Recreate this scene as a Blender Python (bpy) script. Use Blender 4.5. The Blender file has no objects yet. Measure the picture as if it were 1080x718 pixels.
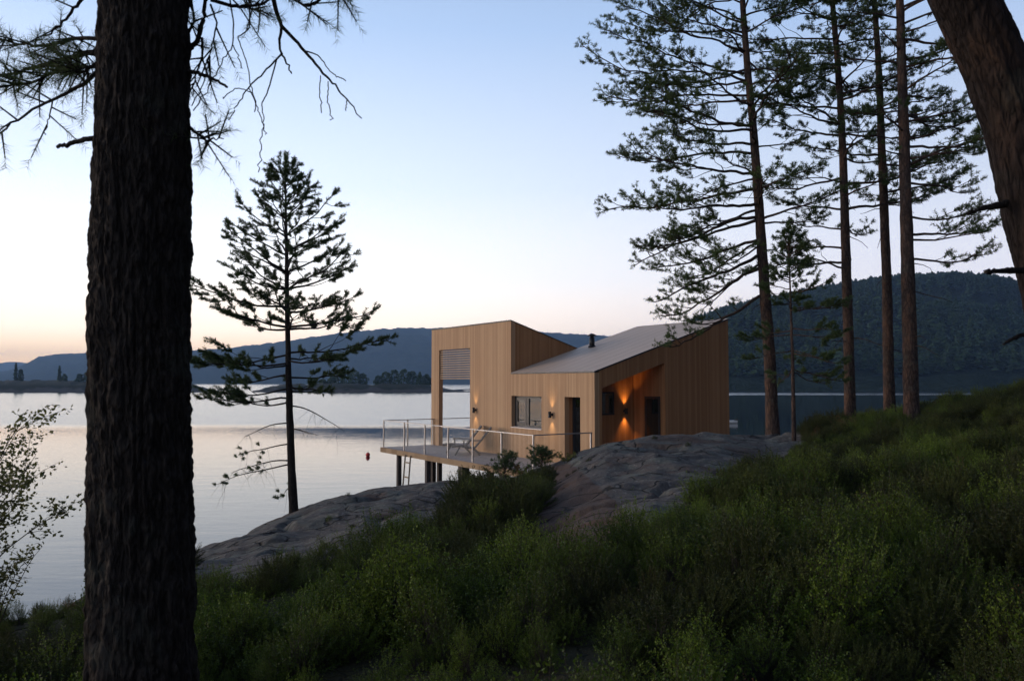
import bpy, math, random
import numpy as np
from mathutils import Vector, Matrix

SC = bpy.context.scene
COL = SC.collection
R = math.radians
rng = np.random.default_rng(11)
random.seed(11)

# ------------------------------------------------------------------ camera model
F_PX, CX, CY, HOR = 820.0, 540.0, 359.0, 402.6
ZC = 5.5
PITCH = math.atan((HOR - CY) / F_PX)

def at(x, y, Y):
    """point at distance Y along the view whose bearing and height match a measured sight line"""
    u, v = (x - CX) / F_PX, (CY - y) / F_PX
    yd = math.cos(PITCH) - v * math.sin(PITCH)
    zd = math.sin(PITCH) + v * math.cos(PITCH)
    t = Y / yd
    return np.array([u * t, Y, ZC + zd * t])

def proj(P):
    P = np.asarray(P, float).reshape(-1, 3)
    x, y, z = P[:, 0], P[:, 1], P[:, 2] - ZC
    c, s = math.cos(PITCH), math.sin(PITCH)
    d = y * c + z * s
    up = -y * s + z * c
    d = np.maximum(d, 1e-3)
    return CX + F_PX * x / d, CY - F_PX * up / d

# ------------------------------------------------------------------ noise (numpy)
def _h(ix, iy, iz, seed):
    n = (ix.astype(np.int64) * 374761393 + iy.astype(np.int64) * 668265263 + iz.astype(np.int64) * 2147483647 + seed * 974711) & 0xffffffff
    n = ((n ^ (n >> 13)) * 1274126177) & 0xffffffff
    n = ((n ^ (n >> 16)) * 2246822519) & 0xffffffff
    return ((n ^ (n >> 15)) & 0xffffff) / float(0xffffff)

def vnoise(x, y, z=0.0, seed=0):
    x, y, z = np.broadcast_arrays(np.asarray(x, float), np.asarray(y, float), np.asarray(z, float))
    ix, iy, iz = np.floor(x), np.floor(y), np.floor(z)
    fx, fy, fz = x - ix, y - iy, z - iz
    fx, fy, fz = [f * f * (3 - 2 * f) for f in (fx, fy, fz)]
    r = 0
    for dx in (0, 1):
        for dy in (0, 1):
            for dz in (0, 1):
                w = (fx if dx else 1 - fx) * (fy if dy else 1 - fy) * (fz if dz else 1 - fz)
                r = r + w * _h(ix + dx, iy + dy, iz + dz, seed)
    return r * 2 - 1

def fbm(x, y, z=0.0, o=4, seed=0):
    s, a, f = 0, 1.0, 1.0
    for k in range(o):
        s = s + a * vnoise(np.asarray(x) * f, np.asarray(y) * f, np.asarray(z) * f, seed + k * 7)
        a *= .5; f *= 2.03
    return s

# ------------------------------------------------------------------ mesh builder
class MB:
    def __init__(self):
        self.V, self.F, self.M, self.n = [], [], [], 0
    def add(self, V, F, mat=0):
        V = np.asarray(V, float).reshape(-1, 3)
        F = np.asarray(F, np.int64)
        if len(F) == 0: return self
        self.V.append(V); self.F.append(F + self.n); self.M.append(np.full(len(F), mat)); self.n += len(V)
        return self
    def box(self, x0, x1, y0, y1, z0, z1, mat=0):
        V = [(x, y, z) for z in (z0, z1) for y in (y0, y1) for x in (x0, x1)]
        return self.add(V, [(0, 2, 3, 1), (4, 5, 7, 6), (0, 1, 5, 4), (2, 6, 7, 3), (0, 4, 6, 2), (1, 3, 7, 5)], mat)
    def hexa(self, bot, top, mat=0):
        """eight corners: four below (counter-clockwise from above) and four above"""
        return self.add(list(bot) + list(top), [(3, 2, 1, 0), (4, 5, 6, 7), (0, 1, 5, 4), (1, 2, 6, 5), (2, 3, 7, 6), (3, 0, 4, 7)], mat)
    def bar(self, p, q, w, h, mat=0):
        p, q = np.array(p, float), np.array(q, float)
        d = q - p; d /= np.linalg.norm(d)
        up = np.array([0, 0, 1.]) if abs(d[2]) < .95 else np.array([0, 1., 0])
        s = np.cross(d, up); s /= np.linalg.norm(s); u = np.cross(s, d)
        c = [(-1, -1), (1, -1), (1, 1), (-1, 1)]
        A = [p + s * a * w / 2 + u * b * h / 2 for a, b in c]
        B = [q + s * a * w / 2 + u * b * h / 2 for a, b in c]
        return self.add(A + B, [(0, 1, 2, 3), (7, 6, 5, 4), (0, 4, 5, 1), (1, 5, 6, 2), (2, 6, 7, 3), (3, 7, 4, 0)], mat)
    def tube(self, pts, rad, seg=6, mat=0, cap=True, disp=None):
        P = np.asarray(pts, float); n = len(P)
        rad = np.broadcast_to(np.asarray(rad, float), (n,))
        T = np.gradient(P, axis=0); T /= np.linalg.norm(T, axis=1)[:, None] + 1e-12
        ref = np.array([0, 0, 1.]) if abs(T[0][2]) < .8 else np.array([1., 0, 0])
        S = np.cross(T, ref); S /= np.linalg.norm(S, axis=1)[:, None] + 1e-12
        U = np.cross(S, T)
        a = np.linspace(0, 2 * math.pi, seg, endpoint=False)
        rr = rad[:, None] * np.ones(seg)[None]
        if disp is not None: rr = rr + disp
        V = P[:, None] + rr[..., None] * (np.cos(a)[None, :, None] * S[:, None] + np.sin(a)[None, :, None] * U[:, None])
        i = np.arange(n - 1)[:, None] * seg; j = np.arange(seg)[None]; k = (j + 1) % seg
        Fq = np.stack([i + j, i + k, i + seg + k, i + seg + j], -1).reshape(-1, 4)
        base = self.n
        self.add(V.reshape(-1, 3), Fq, mat)
        if cap and seg <= 64:
            self.F.append(np.array([[base + q for q in range(seg)][::-1], [base + (n - 1) * seg + q for q in range(seg)]])); self.M.append(np.full(2, mat))
        return self
    def build(self, name, mats, parent=None, smooth=False, data_only=False):
        me = bpy.data.meshes.new(name)
        if self.n:
            V = np.concatenate(self.V); me.vertices.add(len(V)); me.vertices.foreach_set('co', V.astype(np.float32).ravel())
            sizes = np.concatenate([np.full(len(f), f.shape[1]) for f in self.F])
            loops = np.concatenate([f.ravel() for f in self.F])
            me.loops.add(len(loops)); me.loops.foreach_set('vertex_index', loops.astype(np.int32))
            me.polygons.add(len(sizes))
            st = np.concatenate([[0], np.cumsum(sizes)[:-1]])
            me.polygons.foreach_set('loop_start', st.astype(np.int32))
            me.polygons.foreach_set('material_index', np.concatenate(self.M).astype(np.int32))
            me.polygons.foreach_set('use_smooth', np.full(len(sizes), smooth))
            me.update(calc_edges=True); me.validate()
        for m in (mats if isinstance(mats, (list, tuple)) else [mats]): me.materials.append(m)
        o = bpy.data.objects.new(name, me)
        if not data_only: COL.objects.link(o)
        if parent is not None: o.parent = parent
        return o

def tag(o, label=None, cat=None, group=None, kind=None):
    if label: o['label'] = label
    if cat: o['category'] = cat
    if group: o['group'] = group
    if kind: o['kind'] = kind
    return o

def empty(name, loc=(0, 0, 0), rz=0.0, label=None, cat=None, group=None):
    o = bpy.data.objects.new(name, None); COL.objects.link(o)
    o.location = loc; o.rotation_euler = (0, 0, rz); o.empty_display_size = .2
    return tag(o, label, cat, group)

def copy_tree(o, parent=None):
    c = o.copy(); COL.objects.link(c)
    if parent is not None: c.parent = parent
    for ch in list(o.children): copy_tree(ch, c)
    return c

# ------------------------------------------------------------------ materials
def lin(r, g, b):
    return tuple(((c / 255) / 12.92 if c / 255 <= .04045 else ((c / 255 + .055) / 1.055) ** 2.4) for c in (r, g, b))

class NT:
    def __init__(self, tree): self.t = tree
    def n(self, typ, **kw):
        nd = self.t.nodes.new(typ)
        for k, v in kw.items():
            if k.startswith('i_'):
                key = k[2:]; key = int(key) if key.isdigit() else key.replace('_', ' ')
                s = nd.inputs[key]
                if isinstance(v, bpy.types.NodeSocket): self.t.links.new(v, s)
                else: s.default_value = v
            else: setattr(nd, k, v)
        return nd
    def l(self, a, b): self.t.links.new(a, b)
    def math(self, op, a, b=None, clamp=False):
        nd = self.t.nodes.new('ShaderNodeMath'); nd.operation = op; nd.use_clamp = clamp
        for i, v in enumerate((a, b)):
            if v is None: continue
            if isinstance(v, bpy.types.NodeSocket): self.l(v, nd.inputs[i])
            else: nd.inputs[i].default_value = v
        return nd.outputs[0]
    def mix(self, f, a, b, blend='MIX'):
        nd = self.t.nodes.new('ShaderNodeMix'); nd.data_type = 'RGBA'; nd.blend_type = blend
        for s, v in ((nd.inputs[0], f), (nd.inputs[6], a), (nd.inputs[7], b)):
            if isinstance(v, bpy.types.NodeSocket): self.l(v, s)
            elif isinstance(v, (tuple, list)): s.default_value = (*v[:3], 1)
            else: s.default_value = v
        return nd.outputs[2]
    def ramp(self, f, stops, interp='LINEAR'):
        nd = self.t.nodes.new('ShaderNodeValToRGB'); cr = nd.color_ramp; cr.interpolation = interp
        while len(cr.elements) < len(stops): cr.elements.new(.5)
        for e, (p, c) in zip(cr.elements, stops):
            e.position = p; e.color = (*c[:3], 1) if isinstance(c, (tuple, list)) else (c, c, c, 1)
        self.l(f, nd.inputs[0]); return nd.outputs[0]
    def noise(self, vec, scale, detail=3, rough=.55, dist=0.0):
        nd = self.n('ShaderNodeTexNoise', i_Scale=scale, i_Detail=detail, i_Roughness=rough, i_Distortion=dist)
        if vec is not None: self.l(vec, nd.inputs['Vector'])
        return nd.outputs['Fac']
    def mapping(self, vec, scale=(1, 1, 1), rot=(0, 0, 0)):
        nd = self.n('ShaderNodeMapping'); self.l(vec, nd.inputs['Vector'])
        nd.inputs['Scale'].default_value = scale; nd.inputs['Rotation'].default_value = rot
        return nd.outputs[0]
    def bump(self, h, strength=.5, dist=.02):
        nd = self.n('ShaderNodeBump', i_Strength=strength, i_Distance=dist); self.l(h, nd.inputs['Height'])
        return nd.outputs[0]

def new_mat(name):
    m = bpy.data.materials.new(name); m.use_nodes = True
    t = NT(m.node_tree); p = m.node_tree.nodes['Principled BSDF']
    return m, t, p

def mat_plain(name, col, rough=.6, metal=0.0, var=.15, scale=8.0, ior=1.5, bump=0.0):
    m, t, p = new_mat(name)
    co = t.n('ShaderNodeTexCoord').outputs['Object']
    f = t.noise(co, scale, 4)
    c = t.mix(f, tuple(x * (1 - var) for x in col), tuple(min(1, x * (1 + var)) for x in col))
    t.l(c, p.inputs['Base Color']); p.inputs['Roughness'].default_value = rough
    p.inputs['Metallic'].default_value = metal; p.inputs['IOR'].default_value = ior
    if bump: t.l(t.bump(f, bump, .01), p.inputs['Normal'])
    return m

def mat_boards(name, c0, c1, width=.1, vertical=True, axis='xy', rough=.75):
    """timber boards: per-board tone, grain along the board, fine joints as bump"""
    m, t, p = new_mat(name)
    co = t.n('ShaderNodeTexCoord').outputs['Object']
    sp = t.n('ShaderNodeSeparateXYZ', i_0=co)
    if axis == 'xy': k = t.math('ADD', sp.outputs[0], sp.outputs[1])
    elif axis == 'x': k = sp.outputs[0]
    else: k = sp.outputs[1]
    q = t.math('DIVIDE', k, width)
    idx = t.math('FLOOR', q); fr = t.math('FRACT', q)
    wn = t.n('ShaderNodeTexWhiteNoise', noise_dimensions='1D'); t.l(idx, wn.inputs['W'])
    if vertical: g = t.mapping(co, (16, 16, .9))
    elif axis == 'x': g = t.mapping(co, (16, .9, 16))
    else: g = t.mapping(co, (.9, 16, 16))
    gr = t.noise(g, 2.2, 5, .6, .4)
    st = t.noise(t.mapping(co, (.7, .7, .25) if vertical else (.5, .5, .5)), 1.6, 4)
    f = t.math('ADD', t.math('MULTIPLY', wn.outputs[0], .75), t.math('MULTIPLY', gr, .7))
    f = t.math('ADD', t.math('SUBTRACT', f, .45), t.math('MULTIPLY', t.math('SUBTRACT', st, .5), .5), True)
    c = t.mix(f, c0, c1)
    t.l(c, p.inputs['Base Color']); p.inputs['Roughness'].default_value = rough
    p.inputs['Specular IOR Level'].default_value = .3
    e = t.math('ABSOLUTE', t.math('SUBTRACT', fr, .5))
    joint = t.n('ShaderNodeMapRange', i_1=.44, i_2=.49, i_3=1.0, i_4=0.0); t.l(e, joint.inputs[0])
    h = t.math('ADD', joint.outputs[0], t.math('MULTIPLY', gr, .15))
    t.l(t.bump(h, .8, .012), p.inputs['Normal'])
    return m

def mat_leaf(name, c0, c1, trans=.25, rough=.55, patch=0.0, own=.4):
    m, t, p = new_mat(name)
    geo = t.n('ShaderNodeNewGeometry'); oi = t.n('ShaderNodeObjectInfo')
    f = t.math('ADD', t.math('MULTIPLY', geo.outputs['Random Per Island'], 1 - own), t.math('MULTIPLY', oi.outputs['Random'], own))
    c = t.mix(f, c0, c1)
    if patch:
        pn = t.ramp(t.noise(geo.outputs['Position'], .55, 4, .6), [(.36, 0.0), (.64, 1.0)])
        c = t.mix(1.0, c, t.mix(pn, (.55, .5, .5), (1.25, 1.2, 1.0)), 'MULTIPLY')
        hot = t.ramp(t.noise(geo.outputs['Position'], 1.7, 3, .6), [(.6, 0.0), (.72, 1.0)])
        c = t.mix(t.math('MULTIPLY', hot, patch), c, (.11, .055, .022))
    t.l(c, p.inputs['Base Color']); p.inputs['Roughness'].default_value = rough
    p.inputs['Specular IOR Level'].default_value = .25
    tr = t.n('ShaderNodeBsdfTranslucent'); t.l(c, tr.inputs[0])
    mx = t.n('ShaderNodeMixShader', i_0=trans); t.l(p.outputs[0], mx.inputs[1]); t.l(tr.outputs[0], mx.inputs[2])
    t.l(mx.outputs[0], m.node_tree.nodes['Material Output'].inputs[0])
    return m

def mat_bark(name, dark, light, warm=None, scale=1.0):
    m, t, p = new_mat(name)
    co = t.n('ShaderNodeTexCoord').outputs['Object']
    mp = t.mapping(co, (1, 1, .28))
    wob = t.n('ShaderNodeTexNoise', i_Scale=14 * scale, i_Detail=4); t.l(mp, wob.inputs[0])
    def cells(sc, amt):
        v = t.n('ShaderNodeTexVoronoi', feature='DISTANCE_TO_EDGE', i_Scale=sc)
        vm = t.n('ShaderNodeVectorMath', operation='MULTIPLY_ADD'); t.l(wob.outputs['Color'], vm.inputs[0]); vm.inputs[1].default_value = (amt, amt, amt); t.l(mp, vm.inputs[2])
        t.l(vm.outputs[0], v.inputs['Vector']); return v.outputs[0]
    e = t.math('ADD', t.math('MULTIPLY', t.math('MULTIPLY', cells(30 * scale, .09), 3.0, True), .6), t.math('MULTIPLY', t.math('MULTIPLY', cells(70 * scale, .06), 3.0, True), .4))
    n = t.noise(mp, 40 * scale, 6, .7); n2 = t.noise(mp, 6 * scale, 4, .6)
    f = t.math('ADD', t.math('MULTIPLY', t.math('MULTIPLY', e, 2.0), n), t.math('MULTIPLY', t.math('SUBTRACT', n2, .5), .8), True)
    c = t.mix(f, dark, light)
    if warm:
        big = t.ramp(t.noise(t.mapping(co, (1, 1, .4)), 5.5, 4, .6), [(.46, 0.0), (.62, 1.0)])
        c = t.mix(t.math('MULTIPLY', big, t.math('ADD', f, .15, True)), c, warm)
    lich = t.ramp(t.noise(co, 4.2 * scale, 5, .65), [(.56, 0.0), (.66, 1.0)])
    c = t.mix(t.math('MULTIPLY', lich, .45), c, tuple(x * 1.25 for x in (light[1], light[1] * 1.08, light[1] * .9)))
    t.l(c, p.inputs['Base Color']); p.inputs['Roughness'].default_value = .95
    p.inputs['Specular IOR Level'].default_value = .1
    h = t.math('ADD', e, t.math('MULTIPLY', n, .8))
    t.l(t.bump(h, .9, .012), p.inputs['Normal'])
    return m

M = {}
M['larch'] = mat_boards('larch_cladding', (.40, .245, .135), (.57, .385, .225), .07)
M['larch_red'] = mat_boards('larch_cladding_redder', (.30, .145, .06), (.45, .24, .11), .07)  # darker, redder boards for the side, tower and alcove walls
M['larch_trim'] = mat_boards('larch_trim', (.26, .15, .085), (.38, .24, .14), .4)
M['deckwood'] = mat_boards('deck_boards', (.30, .27, .25), (.42, .38, .35), .12, False, 'x')
M['fascia'] = mat_boards('deck_beam_timber', (.24, .16, .09), (.38, .27, .16), .5, False, 'y')
M['slat'] = mat_boards('slat_timber', (.34, .25, .17), (.48, .37, .26), .09, False, 'y')
M['lounger'] = mat_boards('weathered_teak', (.16, .15, .14), (.26, .24, .22), .07, False, 'xy')
M['ladder'] = mat_plain('ladder_timber', (.26, .2, .13), .8)
M['post'] = mat_plain('tarred_post', (.06, .05, .045), .9, bump=.3)
M['concrete'] = mat_plain('grey_concrete', (.28, .27, .26), .9, scale=5, bump=.2)
M['black'] = mat_plain('black_metal', (.012, .012, .013), .45, .2)
M['frame'] = mat_plain('anthracite_frame', (.02, .024, .028), .45)
M['steel'] = mat_plain('galvanised_steel', (.36, .36, .365), .45, .8)
M['sill'] = mat_plain('pale_metal_sill', (.55, .56, .58), .35, .6)
M['inner'] = mat_plain('dark_interior', (.03, .027, .025), .9)
M['red'] = mat_plain('red_plastic', (.55, .03, .02), .35)
M['white'] = mat_plain('white_gelcoat', (.8, .8, .78), .25, var=.04)

def m_roof():
    m, t, p = new_mat('pale_roof_sheet')
    co = t.n('ShaderNodeTexCoord').outputs['Object']
    sp = t.n('ShaderNodeSeparateXYZ', i_0=co)
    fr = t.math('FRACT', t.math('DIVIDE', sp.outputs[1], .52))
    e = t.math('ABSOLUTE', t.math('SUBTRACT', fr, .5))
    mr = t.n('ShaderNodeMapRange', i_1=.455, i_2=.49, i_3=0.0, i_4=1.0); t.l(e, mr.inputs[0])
    n = t.noise(t.mapping(co, (.5, 4, .5)), 1.5, 5)
    n2 = t.noise(co, .7, 3)
    c = t.mix(t.math('ADD', t.math('MULTIPLY', n, .6), t.math('MULTIPLY', n2, .4)), (.40, .30, .22), (.57, .45, .34))
    c = t.mix(t.math('MULTIPLY', mr.outputs[0], .5), c, (.12, .1, .09))  # seam lines darkened: shadow gap and dirt put into the sheet colour
    t.l(c, p.inputs['Base Color']); p.inputs['Roughness'].default_value = .6
    t.l(t.bump(t.math('ADD', mr.outputs[0], t.math('MULTIPLY', n, .1)), .7, .02), p.inputs['Normal'])
    return m
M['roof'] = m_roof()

def m_glass():
    m, t, p = new_mat('reflective_window_glass')
    p.inputs['Base Color'].default_value = (.012, .015, .015, 1); p.inputs['Roughness'].default_value = .03
    p.inputs['IOR'].default_value = 2.35
    co = t.n('ShaderNodeTexCoord').outputs['Object']
    t.l(t.bump(t.noise(co, 1.2, 2), .05, .02), p.inputs['Normal'])
    return m
M['glass'] = m_glass()

def m_clear():
    m, t, p = new_mat('clear_railing_glass')
    ge = t.n('ShaderNodeNewGeometry'); dp = t.n('ShaderNodeVectorMath', operation='DOT_PRODUCT'); t.l(ge.outputs['Incoming'], dp.inputs[0]); t.l(ge.outputs['Normal'], dp.inputs[1])
    fr = t.math('ADD', .012, t.math('MULTIPLY', t.math('POWER', t.math('SUBTRACT', 1.0, t.math('ABSOLUTE', dp.outputs['Value']), True), 5.0), .35))
    tb = t.n('ShaderNodeBsdfTransparent', i_Color=(.985, .987, .987, 1)); gl = t.n('ShaderNodeBsdfGlossy', i_Roughness=.03, i_Color=(.9, .92, .92, 1))
    mx = t.n('ShaderNodeMixShader'); t.l(fr, mx.inputs[0]); t.l(tb.outputs[0], mx.inputs[1]); t.l(gl.outputs[0], mx.inputs[2])
    t.l(mx.outputs[0], m.node_tree.nodes['Material Output'].inputs[0])
    return m
M['clear'] = m_clear()

def m_emit(name, col, s):
    m, t, p = new_mat(name)
    p.inputs['Base Color'].default_value = (*col, 1); p.inputs['Emission Color'].default_value = (*col, 1); p.inputs['Emission Strength'].default_value = s
    return m
M['bulb'] = m_emit('lit_lamp_lens', (1, .55, .18), 6)

M['needle'] = mat_leaf('pine_needles', (.04, .07, .022), (.105, .15, .045), .25)
M['needle_young'] = mat_leaf('young_pine_needles', (.035, .065, .022), (.09, .13, .042), .2)
M['needle_far'] = mat_leaf('far_conifer', (.02, .048, .016), (.06, .105, .035), .1)
M['bilberry'] = mat_leaf('bilberry_leaves', (.033, .07, .008), (.145, .215, .024), .3, patch=.15, own=.68)
M['heather'] = mat_leaf('heather_sprigs', (.024, .038, .008), (.085, .108, .022), .2, patch=.3, own=.68)
M['rusty'] = mat_leaf('rusty_leaves', (.10, .055, .02), (.2, .10, .035), .2)
M['birch_leaf'] = mat_leaf('birch_leaves', (.07, .085, .025), (.21, .20, .055), .42)
M['deadtwig'] = mat_plain('dead_twigs', (.06, .05, .045), .9)
M['stem'] = mat_plain('shrub_stems', (.035, .027, .02), .9)
M['bark'] = mat_bark('pine_bark', (.014, .012, .011), (.05, .043, .038))
M['bark_far'] = mat_bark('red_pine_bark', (.028, .021, .018), (.095, .07, .06), (.125, .072, .048), .5)
M['bark_warm'] = mat_bark('flaking_pine_bark', (.010, .008, .0075), (.036, .028, .025), (.052, .033, .024), .6)

# ------------------------------------------------------------------ setting: terrain
CREST = [(-300, 700, 6.5), (-60, 668, 7), (60, 645, 8), (130, 610, 10), (205, 585, 12), (260, 562, 14), (310, 538, 16), (360, 523, 18), (420, 512.5, 20),
         (460, 509, 20), (500, 507, 19), (540, 503, 18), (580, 492, 17), (610, 478, 16.5), (640, 466.5, 16.5), (690, 457, 17), (760, 457, 17.5),
         (810, 460, 18), (850, 455, 18.5), (900, 447, 19.5), (950, 439, 20), (1010, 430, 20), (1080, 414, 18), (1250, 388, 16)]
_az, _rc, _zc = [], [], []
for x, y, Y in CREST:
    P = at(x, y, Y); _az.append(math.degrees(math.atan2(P[0], P[1]))); _rc.append(math.hypot(P[0], P[1])); _zc.append(P[2])
_az = [-180, -110, -75] + _az + [60, 90, 140, 180]
_rc = [22, 12, 8] + _rc + [30, 45, 40, 22]
_zc = [5.0, 3.2, 2.9] + _zc + [7.0, 8.5, 7.5, 5.0]
_c = [(-180, .004), (-110, .03), (-75, .05), (-30, .05), (-20, .035), (0, .03), (20, .03), (33, .03), (45, .01), (60, .002), (140, .002), (180, .004)]

def ground(X, Y, detail=True):
    X, Y = np.asarray(X, float), np.asarray(Y, float)
    az = np.degrees(np.arctan2(X, Y)); r = np.hypot(X, Y)
    rc, zc = np.interp(az, _az, _rc), np.interp(az, _az, _zc)
    c = np.interp(az, [q[0] for q in _c], [q[1] for q in _c])
    m = np.clip((ZC - zc) / rc, 0.0, 1)
    t = r / rc
    zi = 3.9 + (zc - 3.9) * np.clip(t, 0, 1) ** 1.35
    d = np.maximum(r - rc, 0)
    zo = zc - m * d - c * d * d
    z = np.where(t < 1, zi, zo)
    z = np.maximum(z, -4.0)
    if detail:
        w = np.clip(t, 0, 1) * (1 - .75 * np.exp(-((t - 1) / .16) ** 2))
        z = z + .16 * w * fbm(X / 3.1, Y / 3.1, 0, 4, 3) + .08 * np.clip(t * 2, 0, 1) * (1 - .6 * np.exp(-((t - 1) / .1) ** 2)) * fbm(X / .9, Y / .9, 0, 3, 9)
    return z

# bare rock: outlines of the two outcrops seen from the path, and everything past the crest on the lake side
ROCK_A = [(196, 640), (205, 570), (260, 545), (310, 525), (360, 505), (420, 495), (484, 490), (490, 530), (478, 552), (440, 566), (400, 576), (350, 590), (300, 604), (260, 618), (225, 628)]
ROCK_B = [(556, 560), (585, 505), (600, 470), (640, 440), (690, 430), (850, 430), (848, 478), (825, 490), (780, 500), (742, 520), (705, 545), (665, 566), (630, 584), (604, 600), (572, 598)]
CLEAR_A = [(205, 575), (260, 545), (310, 525), (360, 505), (420, 495), (474, 492), (474, 512), (458, 524), (400, 533), (350, 548), (300, 566), (260, 583), (222, 597)]
CLEAR_B = [(572, 515), (592, 496), (605, 468), (640, 440), (690, 430), (770, 430), (780, 448), (842, 452), (838, 462), (815, 472), (770, 478), (735, 492), (700, 511), (668, 528), (640, 540), (616, 548), (590, 540)]
def in_poly(px, py, poly):
    c = np.zeros(px.shape, bool); j = len(poly) - 1
    for i in range(len(poly)):
        (xi, yi), (xj, yj) = poly[i], poly[j]
        c ^= ((yi > py) != (yj > py)) & (px < (xj - xi) * (py - yi) / (yj - yi + 1e-9) + xi)
        j = i
    return c
def near_rock(px, py):
    return in_poly(px, py, CLEAR_A) | in_poly(px, py, CLEAR_B)
def rock_mask(X, Y, Z, top=None):
    px, py = proj(np.stack([X, Y, Z], -1))
    wob = 6 * fbm(X / .8, Y / .8, 0, 3, 21)
    az = np.degrees(np.arctan2(X, Y)); r = np.hypot(X, Y)
    rc = np.interp(az, _az, _rc)
    beyond = (r > rc - .35) & (az > -24) & (az < 19.5)
    far = (r > rc + 2.5) & (az > -90) & (az < 40)
    if top is not None: return near_rock(px, py)
    return ((in_poly(px + wob, py + wob * .6, ROCK_A) | in_poly(px + wob, py + wob * .6, ROCK_B)) & (Y > 3)) | beyond | far

def m_ground():
    m, t, p = new_mat('mossy_ground_and_rock')
    co = t.n('ShaderNodeTexCoord').outputs['Object']
    at_ = t.n('ShaderNodeAttribute', attribute_name='rock').outputs['Fac']
    n1 = t.noise(co, 1.3, 6, .6); n2 = t.noise(co, 7, 5, .65); n3 = t.noise(co, 45, 4, .6)
    rock = t.mix(n2, (.058, .051, .045), (.138, .124, .110))
    lich = t.ramp(n1, [(.47, 0.0), (.6, 1.0)])
    rock = t.mix(t.math('MULTIPLY', lich, .5), rock, (.13, .15, .12))
    spots = t.ramp(t.noise(co, 16, 3, .5), [(.58, 0.0), (.66, 1.0)])
    rock = t.mix(t.math('MULTIPLY', spots, .75), rock, (.19, .18, .16))
    dark = t.ramp(t.noise(t.mapping(co, (1, 1, 1), (0, 0, .6)), 2.4, 4, .6, .5), [(.5, 0.0), (.64, 1.0)])
    rock = t.mix(t.math('MULTIPLY', dark, .6), rock, (.05, .045, .042))
    # pine litter lying in the hollows of the rock
    lit = t.ramp(t.noise(co, .62, 5, .6, .3), [(.56, 0.0), (.64, 1.0)])
    la = t.n('ShaderNodeAttribute', attribute_name='litter').outputs['Fac']
    lit = t.math('MAXIMUM', lit, t.ramp(t.math('ADD', la, t.math('MULTIPLY', t.math('SUBTRACT', n2, .5), .9)), [(.4, 0.0), (.62, 1.0)]))
    rock = t.mix(t.math('MULTIPLY', lit, .8), rock, t.mix(n3, (.045, .03, .022), (.125, .075, .055)))
    soil = t.mix(n2, (.018, .016, .009), (.055, .05, .022))
    f = t.math('ADD', at_, t.math('MULTIPLY', t.math('SUBTRACT', n2, .5), .7))
    f = t.ramp(f, [(.42, 0.0), (.58, 1.0)])
    t.l(t.mix(f, soil, rock), p.inputs['Base Color']); p.inputs['Roughness'].default_value = .92
    p.inputs['Specular IOR Level'].default_value = .2
    # cracks
    v = t.n('ShaderNodeTexVoronoi', feature='DISTANCE_TO_EDGE', i_Scale=1.0)
    wob = t.n('ShaderNodeTexNoise', i_Scale=1.6, i_Detail=4); t.l(co, wob.inputs[0])
    vm = t.n('ShaderNodeVectorMath', operation='MULTIPLY_ADD'); t.l(wob.outputs['Color'], vm.inputs[0]); vm.inputs[1].default_value = (.9, .9, .9); t.l(t.mapping(co, (1, 1.7, 1)), vm.inputs[2]); t.l(vm.outputs[0], v.inputs['Vector'])
    cr = t.n('ShaderNodeMapRange', i_1=0.004, i_2=.03, i_3=0.0, i_4=1.0); t.l(v.outputs[0], cr.inputs[0])
    t.l(t.mix(f, soil, t.mix(t.math('MULTIPLY', t.math('SUBTRACT', 1.0, cr.outputs[0]), .92), rock, (.022, .02, .016))), p.inputs['Base Color'])
    h = t.math('ADD', t.math('MULTIPLY', cr.outputs[0], .45), t.math('ADD', t.math('MULTIPLY', n2, .7), t.math('MULTIPLY', n3, .2)))
    t.l(t.bump(h, 1.0, .07), p.inputs['Normal'])
    return m
M['ground'] = m_ground()

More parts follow.
